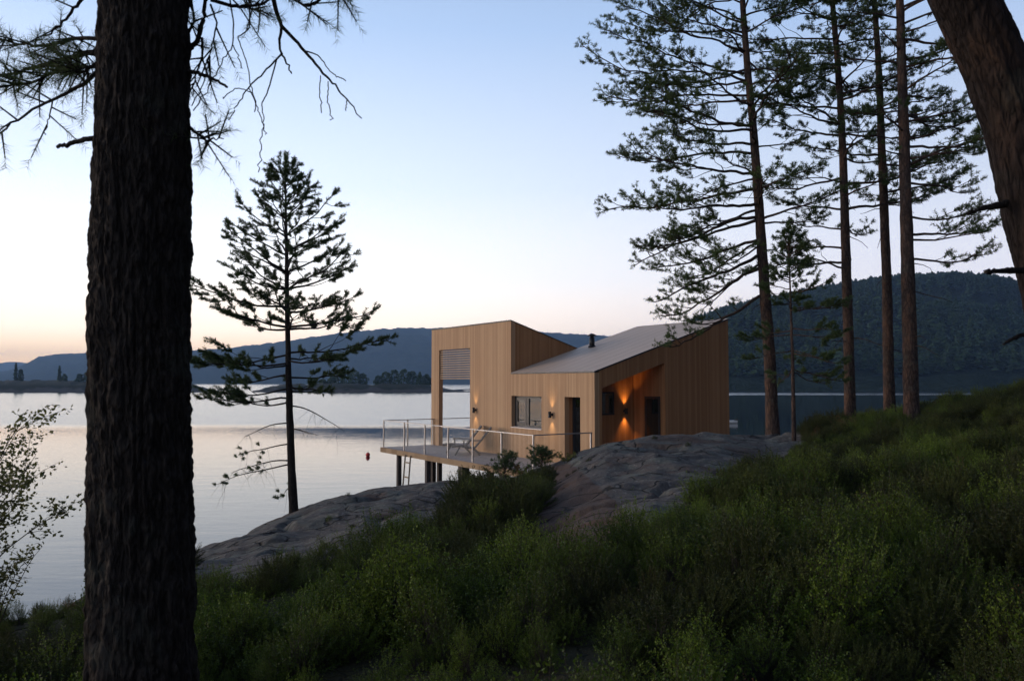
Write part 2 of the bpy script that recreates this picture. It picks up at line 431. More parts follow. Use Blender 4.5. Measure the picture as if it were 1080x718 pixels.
def build_ground():
    a = np.concatenate([np.linspace(-180, -50, 60, endpoint=False), np.linspace(-50, 42, 640), np.linspace(42, 180, 70)[1:-1]])
    r = np.concatenate([np.linspace(.25, 4, 40, endpoint=False), np.linspace(4, 27, 330, endpoint=False), np.geomspace(27, 140, 60)])
    A, RR = np.meshgrid(np.radians(a), r)
    X, Y = RR * np.sin(A), RR * np.cos(A)
    Z = ground(X, Y)
    rk = rock_mask(X.ravel(), Y.ravel(), Z.ravel()).reshape(X.shape).astype(float)
    k = rk.copy()
    for _ in range(4):
        k = (k + np.roll(k, 1, 0) + np.roll(k, -1, 0) + np.roll(k, 1, 1) + np.roll(k, -1, 1)) / 5
    rk = k
    rid = 1 - np.abs(vnoise(X / 1.7 + .6 * vnoise(X, Y, 0, 77), Y / .9, 0, 31))
    led = (X * .35 + Y * .6 + Z * 1.4) / .42 + .7 * fbm(X / 1.3, Y / 1.3, 0, 3, 61)
    led = led - np.floor(led)
    Z = Z + rk * (.028 * fbm(X / .5, Y / .5, 0, 4, 41) + .016 * (np.clip(led * 1.25, 0, 1) - led) * np.clip(RR / 8, 0, 1) * 2.2 - .10 * np.clip(rid - .86, 0, 1) / .14 * np.clip(RR / 8, 0, 1))
    na, nr = len(a), len(r)
    i = np.arange(nr - 1)[:, None] * na; j = np.arange(na)[None]; kk = (j + 1) % na
    Fq = np.stack([i + j, i + na + j, i + na + kk, i + kk], -1).reshape(-1, 4)
    Fq = Fq[:, ::-1]
    mb = MB().add(np.stack([X, Y, Z], -1).reshape(-1, 3), Fq)
    n0 = mb.n
    mb.add([(0, 0, 3.9)], np.zeros((0, 3), int))
    mb.V.append(np.array([[0, 0, 3.9]])); mb.F.append(np.array([[n0, q, (q + 1) % na] for q in range(na)])); mb.M.append(np.zeros(na)); mb.n += 1
    o = mb.build('ground', M['ground'], smooth=True)
    at_ = o.data.attributes.new('rock', 'FLOAT', 'POINT')
    at_.data.foreach_set('value', np.concatenate([rk.ravel(), [0]]).astype(np.float32))
    px, py = proj(np.stack([X, Y, Z], -1).reshape(-1, 3))
    lt_ = in_poly(px, py, [(548, 500), (600, 488), (622, 505), (650, 530), (668, 548), (620, 600), (548, 600)]).reshape(X.shape).astype(float) * (Y > 3)
    for _ in range(10): lt_ = (lt_ + np.roll(lt_, 1, 0) + np.roll(lt_, -1, 0) + np.roll(lt_, 1, 1) + np.roll(lt_, -1, 1)) / 5
    at2 = o.data.attributes.new('litter', 'FLOAT', 'POINT'); at2.data.foreach_set('value', np.concatenate([lt_.ravel(), [0]]).astype(np.float32))
    o['kind'] = 'structure'
    return o
build_ground()

# ------------------------------------------------------------------ setting: water
def m_water():
    m, t, p = new_mat('lake_water')
    g = t.n('ShaderNodeNewGeometry').outputs['Position']
    sp = t.n('ShaderNodeSeparateXYZ', i_0=g)
    # breeze: ripples beyond a line that runs obliquely out over the lake, broken by streaks
    nb = t.noise(t.mapping(g, (.006, .03, 1)), 1.0, 4, .6)
    edge = t.math('MINIMUM', t.math('MAXIMUM', t.math('ADD', 108.0, t.math('MULTIPLY', sp.outputs[0], 2.33)), 94.0), 322.0)
    def band(lo, hi, src, rev=False):
        mr = t.n('ShaderNodeMapRange', i_1=lo, i_2=hi, i_3=1.0 if rev else 0.0, i_4=0.0 if rev else 1.0, interpolation_type='SMOOTHSTEP'); t.l(src, mr.inputs[0]); return mr.outputs[0]
    wob = t.math('MULTIPLY', t.math('SUBTRACT', nb, .5), 34.0)
    w = band(-6.0, 9.0, t.math('ADD', t.math('SUBTRACT', sp.outputs[1], edge), wob))
    # the lee of the breeze: a slick just inside the ripples, its long low swell facing the far shore
    lee = t.math('MULTIPLY', band(60.0, 90.0, t.math('ADD', sp.outputs[1], t.math('MULTIPLY', wob, 2.2))), t.math('SUBTRACT', 1.0, w))
    cp = t.ramp(t.noise(t.mapping(g, (.02, .16, 1)), 1.0, 3, .6), [(.56, 0.0), (.68, 1.0)])
    rough = t.math('ADD', .03, t.math('MULTIPLY', t.math('MAXIMUM', t.math('MULTIPLY', w, .45), t.math('MULTIPLY', cp, .12)), .2))
    t.l(rough, p.inputs['Roughness'])
    p.inputs['Base Color'].default_value = (.006, .012, .017, 1); p.inputs['IOR'].default_value = 1.333
    # wind waves lean: their steep sides face the near shore
    tilt = t.math('ADD', t.math('MULTIPLY', w, t.math('MULTIPLY', t.math('ADD', t.math('MULTIPLY', band(30.0, 85.0, sp.outputs[0]), .06), .05), -1.0)), t.math('MULTIPLY', lee, .0065))
    cb = t.n('ShaderNodeCombineXYZ', i_Z=1.0); t.l(tilt, cb.inputs[1])
    nm = t.n('ShaderNodeVectorMath', operation='NORMALIZE'); t.l(cb.outputs[0], nm.inputs[0])
    h1 = t.noise(t.mapping(g, (.35, .8, 1)), 1.0, 3, .5)
    h2 = t.noise(t.mapping(g, (1.2, 2.4, 1)), 1.0, 3, .55)
    b1 = t.n('ShaderNodeBump', i_Strength=.09, i_Distance=.12); t.l(h1, b1.inputs['Height']); t.l(nm.outputs[0], b1.inputs['Normal'])
    bn = t.n('ShaderNodeBump', i_Distance=.12); t.l(h2, bn.inputs['Height']); t.l(t.math('ADD', .03, t.math('MULTIPLY', w, .18)), bn.inputs['Strength']); t.l(b1.outputs[0], bn.inputs['Normal'])
    t.l(bn.outputs[0], p.inputs['Normal'])
    return m
M['water'] = m_water()
wa = MB().add([(-6000, -400, 0), (5000, -400, 0), (5000, 7000, 0), (-6000, 7000, 0)], [(0, 1, 2, 3)]).build('water', M['water'])
wa['kind'] = 'structure'

# ------------------------------------------------------------------ setting: far hills
def m_hill(name, c0, c1, sc):
    m, t, p = new_mat(name)
    g = t.n('ShaderNodeNewGeometry').outputs['Position']
    n = t.noise(t.mapping(g, (sc, sc, sc * 2)), 1.0, 6, .68)
    n2 = t.noise(t.mapping(g, (sc * .12, sc * .12, sc * .2)), 1.0, 4, .6)
    f = t.math('ADD', t.math('MULTIPLY', n, .6), t.math('MULTIPLY', n2, .5))
    c = t.mix(t.ramp(f, [(.38, 0.0), (.72, 1.0)]), c0, c1)
    t.l(c, p.inputs['Base Color']); p.inputs['Roughness'].default_value = 1.0; p.inputs['Specular IOR Level'].default_value = 0
    t.l(t.bump(n, 1.0, 8.0), p.inputs['Normal'])
    return m
M['hill'] = m_hill('far_forest_slope', (.016, .026, .017), (.05, .065, .042), .03)
M['hill_near'] = m_hill('near_forest_slope', (.012, .02, .012), (.035, .05, .028), .1)
M['hill_floor'] = mat_plain('forest_floor', (.03, .035, .02), .95, scale=.05)

def hill(name, prof, Ysh, Yc, Yb, mat, nx=420, ny=46, rough=.05, fuzz=3.0, seed=1, step_front=.55):
    """a ridge whose skyline follows measured bearings; front slope from shore Ysh to crest Yc, back slope to Yb"""
    px = np.array([q[0] for q in prof], float); py = np.array([q[1] for q in prof], float)
    xs = np.linspace(px[0], px[-1], nx)
    ys = np.interp(xs, px, py)
    U = (xs - CX) / F_PX
    H = np.array([at(x, y, Yc)[2] for x, y in zip(xs, ys)])
    s = np.linspace(0, 1, ny)
    V = []
    for k, tt in enumerate(s):
        if tt <= .75:
            q = tt / .75; Y = Ysh + (Yc - Ysh) * q
            z = H * (q ** step_front * .92 + .08 * q) if False else H * (1 - (1 - q) ** 1.5)
        else:
            q = (tt - .75) / .25; Y = Yc + (Yb - Yc) * q; z = H * (1 - q ** 1.5)
        X = U * Y
        amp = math.sin(math.pi * min(tt / .75, 1)) if tt < .75 else 0
        z = z + amp * rough * H * 1.6 * fbm(X / (Yc * .06), np.full_like(X, Y / (Yc * .06)), 0, 5, seed)
        # keep the front below the sight line to the crest
        zs = ZC + (H - ZC) * Y / Yc
        if tt < .75: z = np.minimum(z, zs - (1 - tt / .75) * 6)
        z = z + fuzz * fbm(X / (Yc * .004), np.full_like(X, Y / (Yc * .004)), 0, 3, seed + 5) * min(1, tt * 6)
        if k == 0: z = np.full_like(z, -3.0)
        V.append(np.stack([X, np.full_like(X, Y), z], -1))
    V = np.array(V)
    i = np.arange(ny - 1)[:, None] * nx; j = np.arange(nx - 1)[None]
    Fq = np.stack([i + j, i + j + 1, i + nx + j + 1, i + nx + j], -1).reshape(-1, 4)
    o = MB().add(V.reshape(-1, 3), Fq).build(name, mat, smooth=True)
    o['kind'] = 'structure'
    return o, V

hill('far_hills', [(-900, 372), (-500, 366), (-200, 372), (-60, 384), (0, 383), (18, 381.5), (34, 384), (60, 388), (130, 384), (300, 390), (600, 392), (1000, 392)],
     3300, 4600, 5400, M['hill'], seed=3, fuzz=5)
hill('hills', [(-700, 395), (-300, 394), (-40, 397), (10, 391), (30, 383), (40, 377), (62, 373.5), (95, 372.5), (150, 371.5), (205, 370), (240, 367.5), (280, 362.5), (320, 357.5), (360, 351.5), (400, 347.5),
      (430, 346.5), (470, 346), (540, 348), (575, 351), (620, 353.5), (680, 358), (740, 372), (800, 385), (900, 398)],
     2000, 3000, 3700, M['hill'], seed=8, fuzz=5)
_, HV = hill('hillside', [(640, 408), (690, 372), (730, 345), (770, 330), (810, 321.5), (850, 313.5), (900, 304.5), (950, 298.5), (1000, 296), (1040, 297), (1085, 306), (1160, 322), (1300, 330), (1500, 345), (1900, 395)],
     425, 1000, 1250, M['hill_near'], nx=260, seed=14, fuzz=1.0, rough=.07)

# ------------------------------------------------------------------ scattering by geometry nodes (stuff only)
def scatter(name, P, rot, scl, idx, protos, mat):
    me = bpy.data.meshes.new(name); n = len(P)
    me.vertices.add(n); me.vertices.foreach_set('co', np.asarray(P, np.float32).ravel())
    for nm, typ, val, key in (('rot', 'FLOAT_VECTOR', rot, 'vector'), ('scl', 'FLOAT_VECTOR', scl, 'vector'), ('idx', 'INT', idx, 'value')):
        a = me.attributes.new(nm, typ, 'POINT'); a.data.foreach_set(key, np.asarray(val, np.int32 if typ == 'INT' else np.float32).ravel())
    me.materials.append(mat)
    o = bpy.data.objects.new(name, me); COL.objects.link(o)
    pc = bpy.data.collections.new(name + '_kinds')
    for q in protos: pc.objects.link(q)
    ng = bpy.data.node_groups.new(name + '_scatter', 'GeometryNodeTree')
    ng.interface.new_socket('Geometry', in_out='INPUT', socket_type='NodeSocketGeometry')
    ng.interface.new_socket('Geometry', in_out='OUTPUT', socket_type='NodeSocketGeometry')
    N, L = ng.nodes, ng.links
    gi, go = N.new('NodeGroupInput'), N.new('NodeGroupOutput')
    ip = N.new('GeometryNodeInstanceOnPoints'); ci = N.new('GeometryNodeCollectionInfo')
    ci.inputs['Collection'].default_value = pc; ci.inputs['Separate Children'].default_value = True; ci.inputs['Reset Children'].default_value = True
    def attr(nm, typ):
        a = N.new('GeometryNodeInputNamedAttribute'); a.data_type = typ; a.inputs['Name'].default_value = nm; return a.outputs['Attribute']
    L.new(gi.outputs[0], ip.inputs['Points']); L.new(ci.outputs[0], ip.inputs['Instance'])
    ip.inputs['Pick Instance'].default_value = True
    L.new(attr('idx', 'INT'), ip.inputs['Instance Index']); L.new(attr('rot', 'FLOAT_VECTOR'), ip.inputs['Rotation']); L.new(attr('scl', 'FLOAT_VECTOR'), ip.inputs['Scale'])
    L.new(ip.outputs[0], go.inputs[0])
    o.modifiers.new('scatter', 'NODES').node_group = ng
    o['kind'] = 'stuff'
    return o

def conifer_proto(k, seed):
    r = np.random.default_rng(seed); mb = MB()
    n = 46; t = r.uniform(0, 1, n) ** .8
    a = r.uniform(0, 6.28, n); rad = (1 - t) * .24 + .02
    P = np.stack([np.cos(a) * rad * r.uniform(.2, 1, n), np.sin(a) * rad * r.uniform(.2, 1, n), .12 + .86 * t], -1)
    D = np.stack([np.cos(a), np.sin(a), r.uniform(-.7, .1, n)], -1)
    S = np.stack([-np.sin(a), np.cos(a), r.uniform(-.3, .3, n)], -1)
    w = (.05 + .10 * (1 - t))[:, None]
    V = np.stack([P - S * w, P + S * w, P + D * w * 1.6, P + np.array([0, 0, .09]) - D * w * .4], 1)
    Fq = np.arange(n * 4).reshape(n, 4); Fq = np.concatenate([Fq[:, [0, 1, 2]], Fq[:, [0, 3, 1]]])
    mb.add(V.reshape(-1, 3), Fq)
    return mb.build(f'conifer_kind', M['needle_far'], data_only=True)

def hillside_forest():
    protos = [conifer_proto(k, 50 + k) for k in range(5)]
    r = np.random.default_rng(5)
    ny, nx = HV.shape[:2]
    n = 20000
    fi = r.uniform(.03, .80, n) ** .9 * (ny - 1); fj = r.uniform(0, 1, n) * (nx - 1)
    i0, j0 = fi.astype(int), fj.astype(int); a, b = (fi - i0)[:, None], (fj - j0)[:, None]
    i1, j1 = np.minimum(i0 + 1, ny - 1), np.minimum(j0 + 1, nx - 1)
    P = HV[i0, j0] * (1 - a) * (1 - b) + HV[i1, j0] * a * (1 - b) + HV[i0, j1] * (1 - a) * b + HV[i1, j1] * a * b
    gap = fbm(P[:, 0] / 60, P[:, 1] / 60, 0, 3, 4)
    P = P[gap < .75]
    P[:, 2] -= .6
    m = len(P); h = r.uniform(6, 11.5, m) * (1 + .2 * fbm(P[:, 0] / 40, P[:, 1] / 40, 0, 2, 6))
    rot = np.zeros((m, 3)); rot[:, 2] = r.uniform(0, 6.28, m)
    scl = np.stack([h * r.uniform(1.3, 2.3, m)] * 2 + [h], -1)
    scatter('hillside_forest', P, rot, scl, r.integers(0, 5, m), protos, M['needle_far'])
hillside_forest()

# ------------------------------------------------------------------ needles and trees
def unit(v): return v / (np.linalg.norm(v, axis=-1, keepdims=True) + 1e-12)

def needle_mesh(mb, O, D, L, nb, bl, bw, r, spread=.9):
    """bottle-brush shoots: nb blades round each shoot"""
    if len(O) == 0: return
    O, D, L = np.asarray(O, float), unit(np.asarray(D, float)), np.asarray(L, float)
    n = len(O)
    t = r.uniform(0, 1, (n, nb))
    P = O[:, None] + D[:, None] * (L[:, None] * t)[..., None]
    Rv = r.normal(size=(n, nb, 3)); Rv -= (Rv * D[:, None]).sum(-1, keepdims=True) * D[:, None]; Rv = unit(Rv)
    d = unit(D[:, None] * r.uniform(.35, .95, (n, nb, 1)) + Rv * spread)
    ln = (bl * r.uniform(.6, 1.15, (n, nb)))[..., None]
    w = unit(np.cross(d, r.normal(size=(n, nb, 3)))) * bw / 2
    V = np.stack([P - w, P + w, P + d * ln], 2).reshape(-1, 3)
    mb.add(V, np.arange(len(V)).reshape(-1, 3))

def curve_pts(P0, az, el, L, droop, uptip, n, r, wig=.05):
    s = np.linspace(0, 1, n)
    hx, hy = math.sin(az), math.cos(az)
    h = L * s * math.cos(el)
    z = L * (math.sin(el) * s - droop * s ** 2 + uptip * s ** 3)
    ph = r.uniform(0, 6.28, 4); side = wig * L * s * (np.sin(5 * s + ph[0]) + .5 * np.sin(11 * s + ph[1])) * .7
    zz = wig * L * s * .5 * np.sin(7 * s + ph[2])
    return np.stack([P0[0] + hx * h + hy * side, P0[1] + hy * h - hx * side, P0[2] + z + zz], -1)

class Foliage:
    def __init__(self): self.O, self.D, self.L = [], [], []
    def add(self, o, d, l): self.O.append(o); self.D.append(d); self.L.append(l)

def pine_branch(wood, fol, P0, az, el, L, r, rad, droop=.15, uptip=.2, sub=5.0, leaf_from=.35, ts=.2, bare=0.0, dens=1.0, wig=.06, fox=False):
    n = max(7, int(L * 6))
    C = curve_pts(P0, az, el, L, droop, uptip, n, r, wig)
    C[1:] += np.cumsum(r.normal(size=(n - 1, 3)) * .03 * L / n ** .5, 0)
    wood.tube(C, np.linspace(rad, rad * .2 + .003, n), 5, 0)
    ns = max(3, int(L * sub)); side = 1
    for k in range(ns):
        s = leaf_from * .6 + (1 - leaf_from * .6) * ((k + r.uniform(.1, .9)) / ns) ** .85
        i = min(n - 2, int(s * (n - 1))); f = s * (n - 1) - i
        p = C[i] * (1 - f) + C[i + 1] * f
        side = -side
        ang = az + side * r.uniform(.35, 1.15)
        l = ((1 - s) * .5 * L + .14 * ts / .2 + .1) * r.uniform(.45, 1.25)
        m = max(4, int(l * 8))
        q = curve_pts(p, ang, r.uniform(-.25, .5), l, .15, .3, m, r, .1)
        wood.tube(q, np.linspace(rad * .28 + .003, .0035, m), 3, 0, cap=False)
        if r.uniform() < bare: continue
        full = .7 if s > leaf_from else .4
        tn = max(1, int(l / (ts * .40) * dens))
        for g in range(tn):
            u = 1 - (g + r.uniform(0, .7)) / (tn + 1) * full
            ii = min(m - 2, int(u * (m - 1))); ff = u * (m - 1) - ii
            o = q[ii] * (1 - ff) + q[ii + 1] * ff
            d = np.array([math.sin(ang), math.cos(ang), r.uniform(.1, .9)])
            if g:
                if fox: d = d + r.normal(size=3) * .3
                else:
                    d = d * .7 + r.normal(size=3) * .7; d[2] = abs(d[2]) * .6 + .1
                    o = o + unit(d) * r.uniform(.02, .5) * ts
            fol.add(o, d, ts * r.uniform(.45, 1.0))
    d = C[-1] - C[-2]; d = d / np.linalg.norm(d)
    if r.uniform() >= bare:
        for g in range(3): fol.add(C[-1 - (g > 1)], d + r.normal(size=3) * .4 + np.array([0, 0, .3]), ts * r.uniform(.8, 1.2))
    return C

def twigs(wood, C, r, n, l0, rad, droop=.4):
    for _ in range(n):
        i = r.integers(len(C) // 3, len(C) - 1)
        q = curve_pts(C[i], r.uniform(0, 6.28), r.uniform(-1.0, .2), l0 * r.uniform(.4, 1.2), droop, 0, 5, r, .12)
        wood.tube(q, np.linspace(rad, rad * .3, 5), 3, 0, cap=False)

def trunk_curve(pix, Y, top_z, n=40, dx=0.0):
    P = np.array([at(x, y, Y) for x, y in pix])
    P[0, 2] = min(P[0, 2], float(ground(P[0, 0], P[0, 1]))) - .25
    if P[-1, 2] < top_z:
        d = (P[-1] - P[-2]) / np.linalg.norm(P[-1] - P[-2]); d[2] = abs(d[2])
        P = np.vstack([P, P[-1] + d * (top_z - P[-1, 2]) * 1.0 + np.array([dx, 0, 0])])
    z = np.linspace(P[0, 2], P[-1, 2], n)
    return np.stack([np.interp(z, P[:, 2], P[:, 0]), np.interp(z, P[:, 2], P[:, 1]), z], -1)

def smooth_pts(P, k=2):
    P = P.copy()
    for _ in range(k): P[1:-1] = (P[:-2] + 2 * P[1:-1] + P[2:]) / 4
    return P

def finish_tree(name, base, wood, crown, label, cat='pine tree', group=None, bark='bark_far', needle='needle', trunk=None):
    root = empty(name, base, 0, label, cat, group)
    inv = np.asarray(base, float)
    for mb in (trunk, wood, crown):
        if mb is not None: mb.V = [v - inv for v in mb.V]
    if trunk is None: trunk = MB()
    for V_, F_, M_ in ((wood.V, wood.F, wood.M),):
        off = trunk.n
        trunk.V += V_; trunk.F += [f + off for f in F_]; trunk.M += M_; trunk.n += wood.n
    trunk.build('trunk', M[bark], root, True)
    if crown is not None and crown.n: crown.build('crown', M[needle], root)
    return root

def bark_disp(P, seg, amp, seed, fx=10.0, fz=5.0):
    a = np.linspace(0, 2 * math.pi, seg, endpoint=False)
    A, Z = np.meshgrid(a, P[:, 2])
    c, s = np.cos(A), np.sin(A)
    k = fx * .55
    u = c * k + .5 * fbm(c * 4, s * 4, Z * 4, 2, seed + 2); v = s * k + .5 * fbm(c * 4, s * 4, Z * 4, 2, seed + 4)
    ridge = 1 - 2 * np.abs(vnoise(u, v, Z * fz * .7, seed))
    fine = fbm(c * k * 2.2, s * k * 2.2, Z * fz * 4.5, 3, seed + 3)
    big = fbm(c * 2, s * 2, Z * 3, 2, seed + 6)
    return amp * (-.75 * np.clip(ridge, 0, 1) ** 1.5 + .55 * fine + .5 * big)

# --- the four tall pines beside the cabin, and the small one between them
def tall_pine(pix, Y, top_z, r0, seed, label, rows, low_bare, ts=.19, group='tall pines right of the cabin'):
    r = np.random.default_rng(seed)
    T = smooth_pts(trunk_curve(pix, Y, top_z, 60), 3)
    n = len(T)
    s = np.linspace(0, 1, n)
    rad = r0 * (1 - .80 * s ** 1.25) + r0 * .35 * np.exp(-s * 40)
    tr = MB(); tr.tube(T, rad, 20, 0, disp=bark_disp(T, 20, r0 * .08, seed))
    wood, fol, cr = MB(), Foliage(), MB()
    zt = lambda z: np.array([np.interp(z, T[:, 2], T[:, 0]), np.interp(z, T[:, 2], T[:, 1]), z])
    for z, az, el, L, dr, up, bare in rows:
        rr = np.interp(z, T[:, 2], rad)
        C = pine_branch(wood, fol, zt(z), R(az), R(el), L, r, min(rr * .38, .012 + .011 * L), dr, up, bare=bare, ts=ts, leaf_from=.38)
        if bare > .3: twigs(wood, C, r, int(L * 3), .5, .006)
    for _ in range(low_bare):
        z = T[0, 2] + (T[-1, 2] - T[0, 2]) * r.uniform(.12, .45)
        C = curve_pts(zt(z), r.uniform(0, 6.28), r.uniform(-.4, .3), r.uniform(.3, 1.1), .3, 0, 6, r, .1)
        wood.tube(C, np.linspace(.014, .005, 6), 4, 0)
    needle_mesh(cr, fol.O, fol.D, np.array(fol.L), 36, ts * .44, ts * .072, r, 1.1)
    return finish_tree('pine_tree', T[0], wood, cr, label, 'pine tree', group, 'bark_far', 'needle', tr)

def rows_random(r, z0, z1, n, az0, az1, L0, L1, el0=-5, el1=25, bare=0.0, dr=.18, up=.2):
    out = []
    for k in range(n):
        z = z0 + (z1 - z0) * (k + r.uniform(0, 1)) / n
        q = (z - z0) / (z1 - z0 + 1e-6)
        out.append((z, r.uniform(az0, az1), r.uniform(el0, el1), r.uniform(L0, L1), dr * r.uniform(.6, 1.3), up * r.uniform(.6, 1.3), bare))
    return out

r_ = np.random.default_rng(70)
def zz(y, Y): return at(0, y, Y)[2]
# pine 1: long level limbs reaching left over the cabin
Y1 = 19.0
rows = []
for y0, az, el, L, dr, up in [(308, -100, -30, 2.9, .02, .12), (284, -80, -22, 3.5, .16, .16), (262, -98, -15, 3.8, .22, .18), (246, -70, -12, 3.3, .2, .16), (230, -95, -8, 3.9, .24, .18), (212, -108, -6, 3.6, .22, .16),
                              (196, -78, 0, 3.8, .24, .16), (180, -98, 2, 4.0, .24, .16), (160, -85, 4, 4.0, .24, .18), (143, -110, 6, 3.4, .18, .18), (126, -92, 10, 4.2, .2, .18), (108, -70, 12, 3.8, .2, .2),
                              (92, -100, 10, 4.1, .18, .2), (74, -88, 12, 3.8, .18, .2), (56, -108, 14, 3.5, .18, .2), (38, -75, 14, 3.7, .18, .2), (20, -95, 16, 3.5, .16, .2), (2, -85, 16, 3.3, .16, .2)]:
    rows.append((zz(y0, Y1) + r_.uniform(-.2, .2), az + r_.uniform(-14, 14), el + r_.uniform(-7, 7), L * r_.uniform(.80, 1.0), dr, up, 0.0 if y0 < 300 else .2))
    if y0 < 300: rows.append((zz(y0, Y1) + r_.uniform(-.3, .3), az + r_.uniform(-40, 40), el + r_.uniform(-12, 14), L * r_.uniform(.4, .8), dr, up, .15))
rows += rows_random(r_, zz(250, Y1), zz(0, Y1), 16, 20, 200, 1.2, 2.6)
rows += rows_random(r_, zz(0, Y1), 18.2, 22, -180, 180, 1.2, 2.8, 5, 35)
tall_pine([(815, 442), (812, 380), (806, 300), (800, 210), (794, 130), (788, 70), (783, 0)], Y1, 18.6, .155, 101,
          'tall pine right beside the cabin with long feathery limbs reaching out over its roof', rows, 6)
Y2 = 19.5
rows = rows_random(r_, zz(300, Y2), zz(170, Y2), 7, -120, -40, 1.2, 2.1, -8, 15) + rows_random(r_, zz(240, Y2), zz(0, Y2), 17, -180, 180, 1.3, 2.6, -5, 25) + rows_random(r_, zz(160, Y2), zz(0, Y2), 9, -125, -50, 1.6, 2.9, 0, 22) + rows_random(r_, zz(160, Y2), zz(0, Y2), 7, 0, 110, 1.2, 2.2, -5, 22) + rows_random(r_, zz(0, Y2), 19, 20, -180, 180, 1.2, 2.6, 5, 35)
tall_pine([(896.5, 432), (895, 360), (893, 300), (890, 190), (886.7, 111), (882, 50), (877.8, 0)], Y2, 19.4, .138, 102,
          'tall pine just right of the small young pine, its bent trunk bare to half height', rows, 8)
Y3 = 19.8
rows = rows_random(r_, zz(220, Y3), zz(0, Y3), 13, -180, 180, 1.0, 2.2) + rows_random(r_, zz(0, Y3), 19.5, 22, -180, 180, 1.2, 2.8, 5, 35)
tall_pine([(938, 425), (936.5, 360), (935.5, 300), (931.5, 200), (926.7, 66.7), (922, 0)], Y3, 20, .14, 103,
          'slim straight pine close against the left of the thickest of the tall pines', rows, 9)
Y4 = 17.5
rows = rows_random(r_, zz(290, Y4), zz(215, Y4), 4, 60, 120, 1.5, 2.1, -8, 5, dr=.1) + rows_random(r_, zz(200, Y4), zz(0, Y4), 20, 30, 150, 1.3, 2.6) + rows_random(r_, zz(170, Y4), zz(0, Y4), 8, -150, -30, .9, 1.8) + rows_random(r_, zz(0, Y4), 18.5, 20, -180, 180, 1.2, 2.8, 5, 35)
tall_pine([(961, 424), (959.5, 360), (957.8, 300), (955, 200), (951, 66.7), (949, 0)], Y4, 19, .168, 104,
          'thickest and straightest of the tall pines, needled limbs reaching right towards the leaning trunk', rows, 9)

def small_pine():
    r = np.random.default_rng(9); Y = 17.2
    T = trunk_curve([(837, 440), (836, 380), (834, 320), (831, 240)], Y, 0, 24)
    tr = MB(); tr.tube(T, np.linspace(.055, .008, 24), 8)
    wood, fol, cr = MB(), Foliage(), MB()
    zt = lambda z: np.array([np.interp(z, T[:, 2], T[:, 0]), np.interp(z, T[:, 2], T[:, 1]), z])
    for y, n, L, el in [(392, 3, .9, -18), (372, 4, 1.05, -14), (350, 4, 1.1, -8), (328, 4, .95, 0), (308, 4, .7, 8), (296, 5, .42, 20), (284, 5, .42, 25), (272, 5, .38, 32), (262, 5, .3, 40), (252, 4, .22, 50)]:
        for k in range(n):
            pine_branch(wood, fol, zt(zz(y, Y) + r.uniform(-.08, .08)), r.uniform(0, 6.28), R(el + r.uniform(-8, 8)), L * r.uniform(.75, 1.2), r, .014, .08, .12, sub=6, ts=.14, leaf_from=.4 if y > 300 else .1, dens=1.1, fox=True)
    for _ in range(4): fol.add(T[-1] - [0, 0, .1], np.array([r.normal() * .15, r.normal() * .15, 1]), .2)
    needle_mesh(cr, fol.O, fol.D, np.array(fol.L), 40, .07, .013, r, 1.0)
    finish_tree('pine_tree', T[0], wood, cr, 'small young pine with a thin trunk standing between the tall pines', 'pine tree', None, 'bark_far', 'needle_young', tr)
small_pine()

